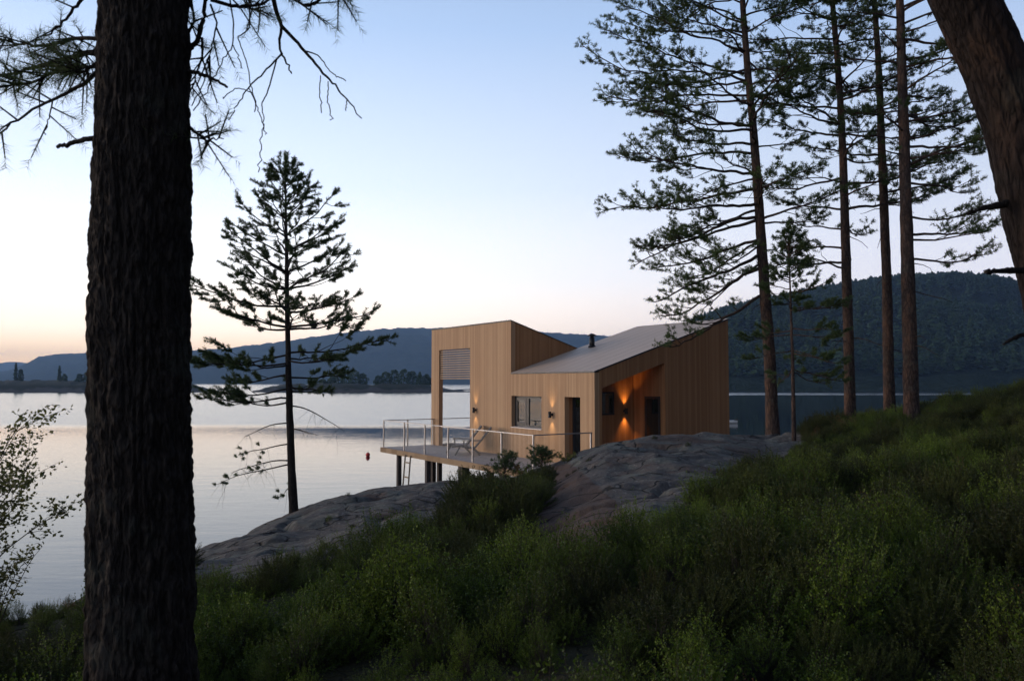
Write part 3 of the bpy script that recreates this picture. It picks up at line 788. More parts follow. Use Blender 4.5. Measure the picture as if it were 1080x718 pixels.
# --- the young conical pine on the rock by the lake
def lake_pine():
    r = np.random.default_rng(23); Y = 16.0
    T = smooth_pts(trunk_curve([(310.5, 540), (307, 480), (304.5, 400), (303, 330), (302, 250), (300.5, 166)], Y, 0, 50), 1)
    n = len(T); s = np.linspace(0, 1, n)
    tr = MB(); tr.tube(T, .088 * (1 - s) ** .8 + .006 + .025 * np.exp(-s * 30), 14, disp=bark_disp(T, 14, .008, 4))
    wood, fol, cr = MB(), Foliage(), MB()
    zt = lambda z: np.array([np.interp(z, T[:, 2], T[:, 0]), np.interp(z, T[:, 2], T[:, 1]), z])
    ysil = [(165, .05), (186, .27), (205, .50), (230, .85), (255, 1.2), (285, 1.5), (315, 1.72), (345, 1.86), (375, 1.85), (405, 1.7), (425, 1.4)]
    whorls = [(186, 4, 60), (200, 4, 52), (215, 5, 45), (231, 5, 38), (248, 5, 32), (266, 5, 26), (285, 5, 20), (305, 5, 14), (326, 5, 9), (347, 5, 6)]
    for y, k, el in whorls:
        a0 = r.uniform(0, 6.28); Lm = np.interp(y, [q[0] for q in ysil], [q[1] for q in ysil])
        for q in range(k):
            az = a0 + q * 6.283 / k + r.uniform(-.3, .3)
            pine_branch(wood, fol, zt(zz(y, Y) + r.uniform(-.06, .06)), az, R(el + r.uniform(-6, 6)), Lm * r.uniform(.72, 1.12), r, .008 + .011 * Lm, .16, .26,
                        sub=5.2, ts=.19, leaf_from=.36 if y > 220 else .12, dens=1.0, wig=.05, fox=True)
    # lower, sparser boughs
    for y, az, el, L in [(372, 85, 4, 1.95), (374, -82, -10, 2.0), (383, -100, -6, 1.8), (380, 120, -4, 1.3), (395, -70, -8, 1.5), (398, 60, -4, 1.2), (378, 20, 0, 1.3), (385, 200, 0, 1.4), (410, -110, -10, 1.3), (408, 100, -8, .8), (412, 10, -5, .9), (420, -84, -4, 1.7), (424, -60, -6, 1.2)]:
        pine_branch(wood, fol, zt(zz(y, Y)), R(az), R(el), L, r, .022, .08, .14, sub=5.5, ts=.19, leaf_from=.45, dens=1.2, fox=True)
    # dead boughs
    for y, az, el, L, dr in [(428, 95, -2, 1.15, .45), (452, 80, -5, .55, .2), (468, -85, -6, 1.1, .12), (486, -80, 4, 1.35, .3), (489, -95, -10, 1.5, .08), (512, -60, -20, .3, .4), (446, -100, 0, .9, .3)]:
        C = curve_pts(zt(zz(y, Y)), R(az), R(el), L, dr, 0, 12, r, .05)
        wood.tube(C, np.linspace(.016, .004, 12), 4)
        twigs(wood, C, r, int(9 * L), .4, .004, .6)
        if az < 0 and y > 460:
            for g in range(7): fol.add(C[r.integers(5, 12)] + r.normal(size=3) * .08, np.array([-1, 0, .2]) + r.normal(size=3) * .4, .08)
    for g in range(14): fol.add(T[-1 - g % 5] - [0, 0, .08], np.array([r.normal() * .2, r.normal() * .2, 1]), .2)
    needle_mesh(cr, fol.O, fol.D, np.array(fol.L), 64, .075, .0118, r, .8)
    finish_tree('pine_tree', T[0], wood, cr, 'young cone-shaped pine standing alone at the lake edge of the bare rock', 'pine tree', None, 'bark', 'needle_young', tr)
lake_pine()

# --- crown high above for the two near pines (casts their shade)
def high_crown(wood, fol, T, rad0, z0, z1, n, r, L0, L1, ts):
    zt = lambda z: np.array([np.interp(z, T[:, 2], T[:, 0]), np.interp(z, T[:, 2], T[:, 1]), z])
    for k in range(n):
        z = z0 + (z1 - z0) * (k + r.uniform(0, 1)) / n
        q = (z - z0) / (z1 - z0)
        pine_branch(wood, fol, zt(z), r.uniform(0, 6.28), R(r.uniform(0, 30)), r.uniform(L0, L1) * (1 - .55 * q), r, .03, .15, .2, sub=4.5, ts=ts, dens=.8)

def near_pine():
    r = np.random.default_rng(31); Y = 2.6
    pix = [(151.5, 718), (150, 600), (148.5, 480), (148, 360), (149.5, 250), (151, 120), (152, 0)]
    P = np.array([at(x, y, Y) for x, y in pix])
    d = (P[-1] - P[-2]) / np.linalg.norm(P[-1] - P[-2])
    gz = float(ground(P[0, 0], P[0, 1]))
    low = P[0] + (P[0] - P[1]) / abs(P[0, 2] - P[1, 2]) * (P[0, 2] - gz + .25)
    up = [P[-1] + d * k for k in (1.5, 4, 7)]
    P = np.vstack([[low], P, up])
    z = np.concatenate([np.linspace(low[2], P[7, 2] + .25, 360), np.linspace(P[7, 2] + .3, up[-1][2], 40)])
    T = np.stack([np.interp(z, P[:, 2], P[:, 0]), np.interp(z, P[:, 2], P[:, 1]), z], -1)
    half = np.interp(z, [gz, P[1, 2], P[2, 2], P[3, 2], P[5, 2], P[7, 2], up[-1][2]], [.200, .169, .163, .159, .152, .139, .05])
    seg = 220
    tr = MB(); tr.tube(T, half, seg, disp=bark_disp(T, seg, .015, 5, 13, 6))
    wood, fol, cr = MB(), Foliage(), MB()
    high_crown(wood, fol, T, .1, P[7, 2] + 2.0, up[-1][2], 34, r, 2.0, 3.6, .22)
    cr0 = MB(); needle_mesh(cr0, fol.O, fol.D, np.array(fol.L), 20, .1, .014, r)
    base = T[0]
    root = empty('pine_tree', base, 0, 'big dark pine trunk with rough bark standing close by on the left', 'pine tree')
    tr.F += [f + tr.n for f in wood.F]; tr.M += wood.M; tr.V += wood.V; tr.n += wood.n
    tr.V = [v - base for v in tr.V]; tr.build('trunk', M['bark'], root, True)
    cr0.V = [v - base for v in cr0.V]; cr0.build('crown', M['needle'], root)
    # boughs seen close: measured paths, each with its own distance
    def bough(paths, tufts, needled, nb=54, bl=.046):
        w, f = MB(), Foliage()
        for pts, r0, r1 in paths:
            C = np.array([at(*q) for q in pts])
            t = np.linspace(0, len(C) - 1, len(C) * 5)
            C = np.stack([np.interp(t, range(len(C)), C[:, k]) for k in range(3)], -1); C = smooth_pts(C, 1)
            C = C + .004 * r.normal(size=C.shape) * np.linspace(0, 1, len(C))[:, None]
            w.tube(C, np.maximum(np.linspace(r0, r1, len(C)), .002), 7)
            for _ in range(int(tufts * len(pts))):
                i = r.integers(len(C) // 4, len(C) - 1)
                dd = unit(C[i + 1] - C[i]) + r.normal(size=3) * .7
                l = r.uniform(.05, .16)
                q = np.array([C[i], C[i] + unit(dd) * l])
                w.tube(q, [.0035, .002], 4)
                f.add(q[0] + unit(dd) * l * .3, dd, l * .8 + .03)
        w.V = [v - base for v in w.V]
        b = w.build('branch', M['bark'], root, True)
        if f.O:
            c = MB(); needle_mesh(c, f.O, f.D, np.array(f.L), nb, bl, .0016, r, .8); c.V = [v - base for v in c.V]
            c.build('needles', M['needle'], b)
        return b
    bough([([(150, 60, 2.7), (95, 55, 2.8), (60, 65, 2.9), (20, 75, 3.0), (-30, 85, 3.1)], .012, .004), ([(120, 42, 2.7), (80, 40, 2.8), (40, 50, 2.9), (-10, 40, 3.0)], .009, .003),
           ([(110, 70, 2.75), (70, 72, 2.8), (30, 88, 2.9), (5, 92, 3.0)], .008, .003), ([(108, 62, 2.7), (85, 78, 2.7), (70, 70, 2.75)], .006, .002)], 9, True)
    bough([([(106, 72, 2.7), (90, 88, 2.7), (60, 103, 2.75), (25, 122, 2.8), (-10, 148, 2.85)], .008, .003), ([(56, 104, 2.75), (52, 125, 2.75), (46, 142, 2.75)], .003, .0015)], 1.2, True)
    bough([([(104, 146, 2.6), (88, 147, 2.6), (72, 152, 2.62), (60, 156, 2.64)], .010, .006)], 0, False)
    bough([([(100, -20, 2.7), (88, -2, 2.7), (70, 18, 2.72), (50, 40, 2.75)], .008, .003)], .6, True)
    bough([([(199, 75, 2.6), (212, 78, 2.6), (226, 84, 2.6), (240, 92, 2.6)], .008, .004)], 0, False)
    bough([([(196, 130, 2.6), (206, 140, 2.6), (218, 147, 2.6), (234, 146, 2.6)], .006, .002), ([(205, 138, 2.6), (214, 146, 2.6), (222, 150, 2.6)], .003, .002)], 2.2, True, 46, .04)
    bough([([(196, 55, 2.7), (208, 45, 2.7), (214, 20, 2.7), (222, -15, 2.75)], .010, .006), ([(213, 40, 2.7), (214, 60, 2.7), (206, 80, 2.7), (203, 100, 2.7)], .005, .002),
           ([(222, 5, 2.7), (229, 25, 2.7), (222, 55, 2.7), (216, 72, 2.7)], .004, .0015), ([(196, 40, 2.7), (206, 20, 2.7), (200, -10, 2.7)], .006, .003),
           ([(222, 0, 2.7), (250, 8, 2.75), (275, 5, 2.8), (300, -8, 2.85)], .007, .004)], 1.9, True, 46)
    bough([([(284, -20, 2.9), (290, 8, 2.9), (297, 28, 2.9), (318, 50, 2.9), (340, 76, 2.9), (358, 96, 2.9), (380, 123, 2.9)], .010, .002),
           ([(297, 28, 2.9), (294, 50, 2.9), (304, 70, 2.9), (309, 80, 2.9)], .006, .002), ([(298, 56, 2.9), (285, 70, 2.9), (265, 90, 2.9), (250, 110, 2.9), (241, 128, 2.9)], .004, .0015),
           ([(292, 62, 2.9), (283, 95, 2.9), (276, 110, 2.9), (278, 130, 2.9), (274, 160, 2.9), (273, 182, 2.9)], .003, .001), ([(322, 54, 2.9), (336, 58, 2.9), (350, 78, 2.9), (364, 84, 2.9)], .003, .0012),
           ([(338, 80, 2.9), (337, 100, 2.9), (340, 120, 2.9)], .002, .001), ([(346, 86, 2.9), (346, 105, 2.9), (350, 127, 2.9)], .002, .001), ([(366, 104, 2.9), (364, 118, 2.9)], .002, .001),
           ([(262, 92, 2.9), (270, 110, 2.9), (276, 125, 2.9), (280, 142, 2.9)], .002, .001), ([(266, 98, 2.9), (250, 92, 2.9), (236, 104, 2.9)], .002, .001)], 0, False)
    bough([([(240, -15, 2.7), (246, 20, 2.7), (246, 48, 2.7), (234, 66, 2.7), (222, 88, 2.7), (206, 118, 2.7)], .003, .0012), ([(262, -10, 2.75), (264, 30, 2.75), (250, 40, 2.75), (260, 62, 2.75), (266, 95, 2.75), (270, 120, 2.75)], .003, .001),
           ([(246, 48, 2.7), (256, 72, 2.7)], .002, .001), ([(222, 60, 2.7), (214, 90, 2.7), (203, 112, 2.7)], .002, .001)], 0, False)
    bough([([(270, -25, 2.85), (300, -5, 2.85), (325, 8, 2.85), (340, -2, 2.85)], .006, .003), ([(250, -10, 2.85), (262, 8, 2.85), (275, 12, 2.85)], .004, .002), ([(350, -18, 2.85), (362, -4, 2.85)], .003, .002)], 3.6, True, 55)
near_pine()

def leaning_pine():
    r = np.random.default_rng(37); Y = 3.4
    cen = [(1018, 0), (1049, 67), (1071, 125), (1086, 187), (1100, 250), (1118, 320), (1135, 430), (1160, 560), (1180, 700)]
    P = np.array([at(x, y, Y) for x, y in cen][::-1])
    gz = float(ground(P[0, 0], P[0, 1]))
    d0 = (P[0] - P[1]) / abs(P[0, 2] - P[1, 2])
    low = P[0] + d0 * max(.2, P[0, 2] - gz + .25)
    d = (P[-1] - P[-2]) / np.linalg.norm(P[-1] - P[-2])
    up = [P[-1] + d * 1.2, P[-1] + d * 3 + [.3, 0, .5], P[-1] + d * 5 + [1.0, 0, 1.5]]
    P = np.vstack([[low], P, up])
    z = np.concatenate([np.linspace(low[2], P[-4, 2] + .3, 300), np.linspace(P[-4, 2] + .35, P[-1, 2], 30)])
    T = smooth_pts(np.stack([np.interp(z, P[:, 2], P[:, 0]), np.interp(z, P[:, 2], P[:, 1]), z], -1), 30)
    rad = np.interp(z, [low[2], P[1, 2], ZC, P[-4, 2], P[-1, 2]], [.19, .16, .137, .127, .06])
    seg = 180
    tr = MB(); tr.tube(T, rad, seg, disp=bark_disp(T, seg, .008, 8, 9, 4))
    wood, fol, cr = MB(), Foliage(), MB()
    high_crown(wood, fol, T, .1, P[-4, 2] + 1.2, P[-1, 2], 22, r, 1.6, 3.0, .22)
    needle_mesh(cr, fol.O, fol.D, np.array(fol.L), 20, .1, .014, r)
    base = T[0]
    root = empty('pine_tree', base, 0, 'big reddish brown pine trunk leaning across the top right corner, close by', 'pine tree')
    tr.F += [f + tr.n for f in wood.F]; tr.M += wood.M; tr.V += wood.V; tr.n += wood.n
    tr.V = [v - base for v in tr.V]; tr.build('trunk', M['bark_warm'], root, True)
    cr.V = [v - base for v in cr.V]; cr.build('crown', M['needle'], root)
    for pts, r0, r1, shaggy in [([(1064, 214, 3.4), (1046, 218, 3.38), (1034, 220, 3.36), (1020, 226, 3.34)], .017, .006, True), ([(1090, 286, 3.4), (1068, 285, 3.3), (1052, 286, 3.2), (1040, 287, 3.15)], .014, .009, False),
                                ([(1096, 352, 3.4), (1078, 353, 3.38), (1066, 358, 3.36), (1058, 363, 3.34)], .012, .004, False), ([(1100, 40, 3.5), (1070, 30, 3.55), (1040, 46, 3.6), (1000, 60, 3.7)], .004, .003, False)][:3]:
        C = np.array([at(*q) for q in pts]); t = np.linspace(0, 3, 16)
        C = smooth_pts(np.stack([np.interp(t, range(4), C[:, k]) for k in range(3)], -1), 3)
        w = MB(); rr = np.linspace(r0, r1, 16)
        w.tube(C, rr, 10, disp=.002 * r.normal(size=(16, 10)))
        if shaggy:
            for _ in range(60):
                i = r.integers(2, 15); q = C[i] + r.normal(size=3) * .004
                w.tube(np.array([q, q + unit(r.normal(size=3) + np.array([-.8, 0, .2])) * r.uniform(.02, .05)]), [.0022, .0008], 3)
        w.V = [v - base for v in w.V]; w.build('dead_stub', M['bark'], root, True)
leaning_pine()

# ------------------------------------------------------------------ undergrowth
def bush_proto(seed, mat, kind, R0=.27, H=.46, twigs=165, per=26, leaf=.0125):
    """a small rounded dwarf shrub: twigs fan out from the root, leaves crowd their outer ends"""
    r = np.random.default_rng(seed); mb = MB()
    lob = r.uniform(.75, 1.2, 7); la = np.sort(r.uniform(0, 6.28, 7))
    for _ in range(twigs):
        a = r.uniform(0, 6.28); ph = math.acos(1 - r.uniform(0, 1) * .92)
        lo_ = np.interp(a, la, lob, period=6.28)
        k = lo_ * r.uniform(.72, 1.12)
        e = np.array([math.sin(ph) * math.cos(a) * R0 * k, math.sin(ph) * math.sin(a) * R0 * k, math.cos(ph) * H * k + .03])
        p0 = np.array([r.normal() * .05, r.normal() * .05, -.06])
        mid = (p0 + e) * .5 + np.array([0, 0, .06]) * r.uniform(-.3, 1)
        t3 = np.array([0, .5, 1.0])
        mb.tube(np.array([p0, mid, e]), [.0018, .0013, .0006], 3, 1, cap=False)
        d = unit(e - mid + np.array([0, 0, .10]))
        n = per; t = r.uniform(0, 1, n) ** .8
        P = mid + (e - mid) * (.15 + .9 * t[:, None])
        if kind == 'leaf':
            o = unit(d * .5 + unit(r.normal(size=(n, 3))) + np.array([0, 0, .25])); s = unit(np.cross(o, r.normal(size=(n, 3)))); q = leaf * r.uniform(.6, 1.25, (n, 1))
            P = P + unit(r.normal(size=(n, 3))) * .008
            V = np.stack([P, P + o * q * .55 + s * q * .36, P + o * q * 1.15, P + o * q * .55 - s * q * .36], 1)
            mb.add(V.reshape(-1, 3), np.arange(n * 4).reshape(n, 4), 0)
        else:
            n2 = n * 2; P = np.repeat(P, 2, 0)
            o = unit(d * .8 + unit(r.normal(size=(n2, 3)))); s = unit(np.cross(o, r.normal(size=(n2, 3)))); q = leaf * 1.5 * r.uniform(.6, 1.3, (n2, 1))
            V = np.stack([P - s * .0028, P + s * .0028, P + o * q], 1)
            mb.add(V.reshape(-1, 3), np.arange(n2 * 3).reshape(n2, 3), 0)
    return mb.build('ground_cover_kind', [mat, M['stem']], data_only=True)

def undergrowth():
    r = np.random.default_rng(3)
    # bushes: dart throwing on a jittered grid, tighter near the path
    X, Y = [], []
    cell = .30
    gx, gy = np.meshgrid(np.arange(-22, 20, cell), np.arange(.9, 25, cell))
    gx = (gx + np.where((np.round((gy - .9) / cell).astype(int) % 2) == 0, 0, cell / 2)).ravel(); gy = gy.ravel()
    n = len(gx)
    X = gx + r.uniform(-.13, .13, n); Y = gy + r.uniform(-.13, .13, n)
    small = np.zeros(n, bool)
    m2 = n                                                # low filler between them
    X = np.concatenate([X, gx[:m2] + r.uniform(-.2, .2, m2)]); Y = np.concatenate([Y, gy[:m2] + r.uniform(-.2, .2, m2)]); small = np.concatenate([small, np.ones(m2, bool)])
    az = np.degrees(np.arctan2(X, Y)); rr = np.hypot(X, Y)
    Z = ground(X, Y); rc = np.interp(az, _az, _rc)
    mask = ~rock_mask(X, Y, Z) & (rr < rc + np.where(az > 19, 4.0, .3)) & (az > -50) & (az < 46)
    mask &= (np.hypot(X + 1.24, Y - 2.6) > .42) & (rr > 2.3)
    nn = len(X)
    g01 = np.clip(.5 + .55 * fbm(X / .9, Y / .9, 0, 2, 19) + .3 * fbm(X / 2.6, Y / 2.6, 0, 2, 29), 0, 1)
    u = r.uniform(0, 1, nn)
    s = np.where(small, r.uniform(.28, .55, nn), (.52 + .62 * g01) * r.uniform(.75, 1.2, nn))
    mask &= np.where(small, u < .75, u < .25 + .75 * np.clip((g01 - .12) / .4, 0, 1))
    edge = np.clip((rc - rr) / 3.0, .38, 1.0); edge = np.where(az > 19, np.clip(edge, .8, 1), edge)
    s = np.clip(s * edge, .16, 1.7)
    wj = 5 * fbm(X / .5, Y / .5, 0, 2, 55)
    for hh in (.0, .16, .32, .48):
        qx, qy = proj(np.stack([X, Y, Z + hh * s], -1)); mask &= ~near_rock(qx + wj, qy + wj * .5)
    bare = rock_mask(X, Y, Z) & (fbm(X / 1.1, Y / 1.1, 0, 3, 88) > .7) & (rr < rc - .5) & small & (u < .12)
    s = np.where(bare, .25, s)
    mask = mask | bare
    X, Y, Z, az, rr, s = X[mask], Y[mask], Z[mask], az[mask], rr[mask], s[mask]
    m = len(X)
    patch = fbm(X / 1.3, Y / 1.3, 0, 3, 15)
    leafy = patch + r.normal(size=m) * .3 + np.clip((9.5 - rr) * .05, -.2, .28) > -.06
    idx = np.where(leafy, r.integers(0, 4, m), np.where(r.uniform(0, 1, m) < .05, 8, r.integers(4, 8, m)))
    rot = np.stack([r.normal(size=m) * .14, r.normal(size=m) * .14, r.uniform(0, 6.28, m)], -1)
    scl = np.stack([s * r.uniform(.9, 1.15, m), s * r.uniform(.9, 1.15, m), s * r.uniform(.85, 1.2, m)], -1)
    protos = [bush_proto(200 + k, M['bilberry'], 'leaf') for k in range(4)] + [bush_proto(300 + k, M['heather'], 'sprig', .29, .42, 170, 30) for k in range(4)] + [bush_proto(210, M['rusty'], 'leaf', .22, .36, 70, 18)]
    for k, p in enumerate(protos): p.name = f'ground_cover_kind_{k}'
    scatter('heather_and_bilberry', np.stack([X, Y, Z - .02], -1), rot, scl, idx, protos, M['heather'])
    print('undergrowth', m)
undergrowth()

def leafy_shrub(name, base, h, spread, stems, leaf, seed, label, mat='birch_leaf', cat='shrub', per=60, group=None, lean=(0, 0)):
    r = np.random.default_rng(seed); w, l = MB(), MB()
    for _ in range(stems):
        a = r.uniform(0, 6.28)
        top = np.array([math.cos(a) * spread * r.uniform(.2, 1) + lean[0], math.sin(a) * spread * r.uniform(.2, 1) + lean[1], h * r.uniform(.6, 1.05)])
        t = np.linspace(0, 1, 8)[:, None]
        C = top * t * np.array([1, 1, 1]) + np.array([0, 0, 1]) * .12 * h * np.sin(t * 3.14) + np.cumsum(r.normal(size=(8, 3)) * .012 * h, 0) * t
        C[0] = (r.normal() * .03, r.normal() * .03, -.1)
        w.tube(C, np.linspace(.0045 * h + .002, .0018, 8), 5)
        for k in range(7):
            i = r.integers(2, 8); b = C[min(i, 7)]
            d = unit(np.array([r.normal(), r.normal(), r.uniform(-.1, .8)])); ll = h * r.uniform(.1, .28)
            q = np.array([b, b + d * ll * .5 + [0, 0, .02], b + d * ll])
            w.tube(q, [.0035, .0025, .0015], 3)
            n = per // 7
            tt = r.uniform(.15, 1.05, n)[:, None]
            P = b + d * ll * tt + r.normal(size=(n, 3)) * .025 * h ** .5
            o = unit(d + r.normal(size=(n, 3)) * .9); s = unit(np.cross(o, r.normal(size=(n, 3)))); kk = leaf * r.uniform(.6, 1.2, (n, 1))
            V = np.stack([P, P + o * kk * .5 + s * kk * .36, P + o * kk * 1.1, P + o * kk * .5 - s * kk * .36], 1)
            l.add(V.reshape(-1, 3), np.arange(n * 4).reshape(n, 4))
    root = empty(name, base, 0, label, cat, group)
    w.build('stems', M['stem'], root, True); l.build('foliage', M[mat], root)
    return root

def on_ground(x, y, Y=None, Y0=None):
    """where the sight line through a measured bearing reaches distance Y, put on the terrain"""
    P = at(x, y, Y); P[2] = float(ground(P[0], P[1])); return P

b = on_ground(-70, 640, 6.3); leafy_shrub('birch_sapling', b, 1.78, .6, 24, .034, 61, 'loose small-leaved birch sapling at the lake shore in the left margin', cat='sapling', per=300, lean=(.42, 0))
b = on_ground(-8, 640, 6.6); leafy_shrub('birch_sapling', b, .8, .42, 12, .032, 63, 'low birch shoot below the taller birch sapling, left of the dark trunk', cat='sapling', per=90)
for k, (x, Y, h, sp, lab, mt) in enumerate([(490, 18.2, .30, .3, 'dark leafy shrub on the rock below the deck corner post', 'birch_leaf'), (515, 17.6, .38, .35, 'dense dark shrub left of the pine shoot below the deck', 'heather'),
                                            (548, 17.0, .32, .35, 'brownish shrub between the two pine shoots below the deck', 'rusty'), (597, 16.2, .2, .3, 'low shrub at the foot of the bare rock hump', 'birch_leaf')]):
    b = on_ground(x, 500, Y); leafy_shrub('shrub', b, h, sp, 8, .036, 70 + k, lab, mt, 'shrub', 42, 'shrubs on the rock below the deck')

def pine_shoot(x, Y, h, seed, label):
    r = np.random.default_rng(seed); base = on_ground(x, 500, Y)
    T = np.stack([np.linspace(0, .03, 8), np.zeros(8), np.linspace(-.1, h, 8)], -1)
    tr, fol, cr = MB(), Foliage(), MB(); tr.tube(T, np.linspace(.014, .005, 8), 6)
    for z in np.linspace(.25 * h, h, 5):
        for q in range(5):
            pine_branch(tr, fol, np.array([0, 0, z]), r.uniform(0, 6.28), R(r.uniform(25, 55)), .12 + .28 * (1 - z / h) * h, r, .006, .02, .1, sub=6, ts=.12, leaf_from=.05, dens=.45)
    fol.add(T[-1] - [0, 0, .08], np.array([0, 0, 1.]), .18)
    needle_mesh(cr, fol.O, fol.D, np.array(fol.L), 30, .065, .008, r)
    root = empty('pine_sapling', base, 0, label, 'sapling')
    tr.build('trunk', M['bark_far'], root, True); cr.build('crown', M['needle_young'], root)
pine_shoot(532, 17.2, .5, 5, 'bright green pine shoot growing in front of the deck edge')
pine_shoot(571, 16.6, .36, 6, 'small dark pine shoot in front of the right railing corner')

# ------------------------------------------------------------------ the low islands across the water
def m_isle():
    m, t, p = new_mat('island_rock_and_scrub')
    g = t.n('ShaderNodeNewGeometry').outputs['Position']; z = t.n('ShaderNodeSeparateXYZ', i_0=g).outputs[2]
    n = t.noise(t.mapping(g, (.12, .12, .3)), 1.0, 5, .6)
    f = t.ramp(t.math('ADD', t.math('MULTIPLY', z, .12), t.math('MULTIPLY', t.math('SUBTRACT', n, .5), 1.0)), [(.12, 0.0), (.30, 1.0)])
    c = t.mix(f, t.mix(n, (.04, .036, .033), (.13, .12, .11)), t.mix(n, (.012, .016, .008), (.03, .035, .016)))
    t.l(c, p.inputs['Base Color']); p.inputs['Roughness'].default_value = 1
    return m
M['isle'] = m_isle()
def island(name, prof, Y0, depth, seed):
    xs = np.arange(prof[0][0], prof[-1][0] + .1, 1.0); ys = np.interp(xs, [q[0] for q in prof], [q[1] for q in prof])
    nx, ny = len(xs), 15; V = []
    for k in range(ny):
        s = k / (ny - 1); Y = Y0 + depth * s
        H = np.array([at(x, y, Y0 + depth * .4)[2] for x, y in zip(xs, ys)])
        e = math.sin(math.pi * min(1, s * 1.1)) ** .5 if 0 < s < .9 else 0
        X = (xs - CX) / F_PX * Y
        z = H * e + .5 * fbm(X / 4, np.full_like(X, Y / 4), 0, 4, seed) * e - (1.2 if e == 0 else 0)
        z[[0, -1]] = -1
        V.append(np.stack([X, np.full_like(X, Y), z], -1))
    i = np.arange(ny - 1)[:, None] * nx; j = np.arange(nx - 1)[None]
    Fq = np.stack([i + j, i + j + 1, i + nx + j + 1, i + nx + j], -1).reshape(-1, 4)
    o = MB().add(np.array(V).reshape(-1, 3), Fq).build(name, M['isle'], smooth=True); o['kind'] = 'structure'
island('island', [(-260, 409), (-200, 401), (-60, 400), (0, 401.5), (40, 401), (70, 401.5), (95, 403), (130, 402), (170, 402), (200, 404.5), (212, 408.5), (222, 410.5), (228, 411.5), (233, 413)], 415, 40, 3)
island('island', [(266, 413), (280, 409), (300, 405.5), (318, 404.5), (326, 407), (332, 405), (342, 403.8), (352, 404.5), (372, 404.5), (388, 405.5), (394, 405.5), (402, 404.5), (430, 404.5), (450, 406), (462, 408.5), (478, 411), (488, 412), (497, 413.5)], 412, 26, 6)
island('island', [(470, 411.5), (520, 409), (600, 408), (680, 409), (700, 412)], 520, 26, 9)

def isle_tree(x, ytop, Y, w, seed, conical, label, group):
    r = np.random.default_rng(seed)
    top = at(x, ytop, Y); bz = max(.6, at(x, 406.5, Y)[2]); base = np.array([top[0], Y, bz - .6]); h = top[2] - base[2]
    tr = MB(); tr.tube(np.array([[0, 0, 0], [r.normal() * .1, 0, h * .5], [0, 0, h * .95]]), [.16, .1, .03], 6)
    n = 420; cr = MB()
    t = r.uniform(0, 1, n)
    if conical: z = h * (.06 + .94 * t); rad = w * (1 - t) ** .8 * r.uniform(.25, 1, n) + .1
    else:
        z = h * (.08 + .89 * t); rad = w * np.sqrt(np.clip(1 - (2 * t - .75) ** 2 * .62, 0.03, 1)) * r.uniform(.3, 1, n) ** .6
    a = r.uniform(0, 6.28, n)
    lump = 1 + .35 * vnoise(np.cos(a) * 2, np.sin(a) * 2, t * 4, seed)
    P = np.stack([np.cos(a) * rad * lump, np.sin(a) * rad * lump, z], -1)
    o = unit(r.normal(size=(n, 3))); s = unit(np.cross(o, r.normal(size=(n, 3)))); k = r.uniform(.35, .85, (n, 1))
    V = np.stack([P - o * k, P + s * k * .5, P + o * k, P - s * k * .5], 1)
    cr.add(V.reshape(-1, 3), np.arange(n * 4).reshape(n, 4))
    root = empty('island_tree', base, 0, label, 'tree', group)
    tr.build('trunk', M['bark_far'], root); cr.build('crown', M['needle_far'], root)
for k, (x, y, w) in enumerate([(350, 397, 2.4), (357, 392.5, 3.2), (366, 390.5, 3.6), (375, 390.5, 3.6), (383, 393.5, 3.0), (341, 400, 2.0)]):
    isle_tree(x, y, 424 + (k * 7) % 5, w, 400 + k, False, 'dark round tree in the smaller clump on the rocky island', 'trees of the smaller island clump')
for k, (x, y, w) in enumerate([(399, 396, 2.6), (407, 391.5, 3.2), (416, 389.5, 3.6), (426, 389, 3.8), (435, 391.5, 3.2), (443, 392.5, 2.8), (450, 394.5, 2.4), (458, 397, 2.4)]):
    isle_tree(x, y, 424 + (k * 7) % 5, w, 420 + k, k == 5, 'dark tree in the larger island clump beside the cabin tower', 'trees of the larger island clump')
for k, (x, y, w, lab) in enumerate([(17, 383, 1.3, 'tall thin tree nearest the left margin on the far island'), (22, 389, 1.5, 'shorter tree touching the tall thin one on the far island'), (63, 386, 1.4, 'tall pointed tree near the middle of the far island'),
                                    (68, 394, 1.6, 'short bushy tree under the pointed tree on the far island'), (84, 394, 2.2, 'round tree on the far island just left of the dark trunk'), (92, 392, 2.4, 'round tree partly behind the left edge of the dark trunk')]):
    isle_tree(x, y, 430, w, 440 + k, k in (0, 2), lab, None)

# ------------------------------------------------------------------ the cabin (local frame: x = depth b, y = length a, z up from the floor)
FLOOR = 2.9
CORNER = (2.51, 23.7, FLOOR)
CROT = math.atan2(.55, .835)
LB, LA, AT = 6.0, 10.7, 4.63          # depth, length, where the tall volume starts
Z0, Z1 = 2.93, 4.80                   # low and high roof edges
sl = (Z1 - Z0) / LB
cabin = empty('cabin', CORNER, CROT, 'timber clad lakeside cabin with two opposing slanted roofs and a tall framed opening', 'cabin')
W = .18
BASE = -.35

def wall_a(mb, b0, b1, pieces):
    """pieces: (a0,a1,z0,z1) boxes in a wall running along a, between depths b0 and b1"""
    for a0, a1, z0, z1 in pieces: mb.box(b0, b1, a0, a1, z0, z1)

RT = .05   # roof sheet thickness, on top of the walls
front = MB()
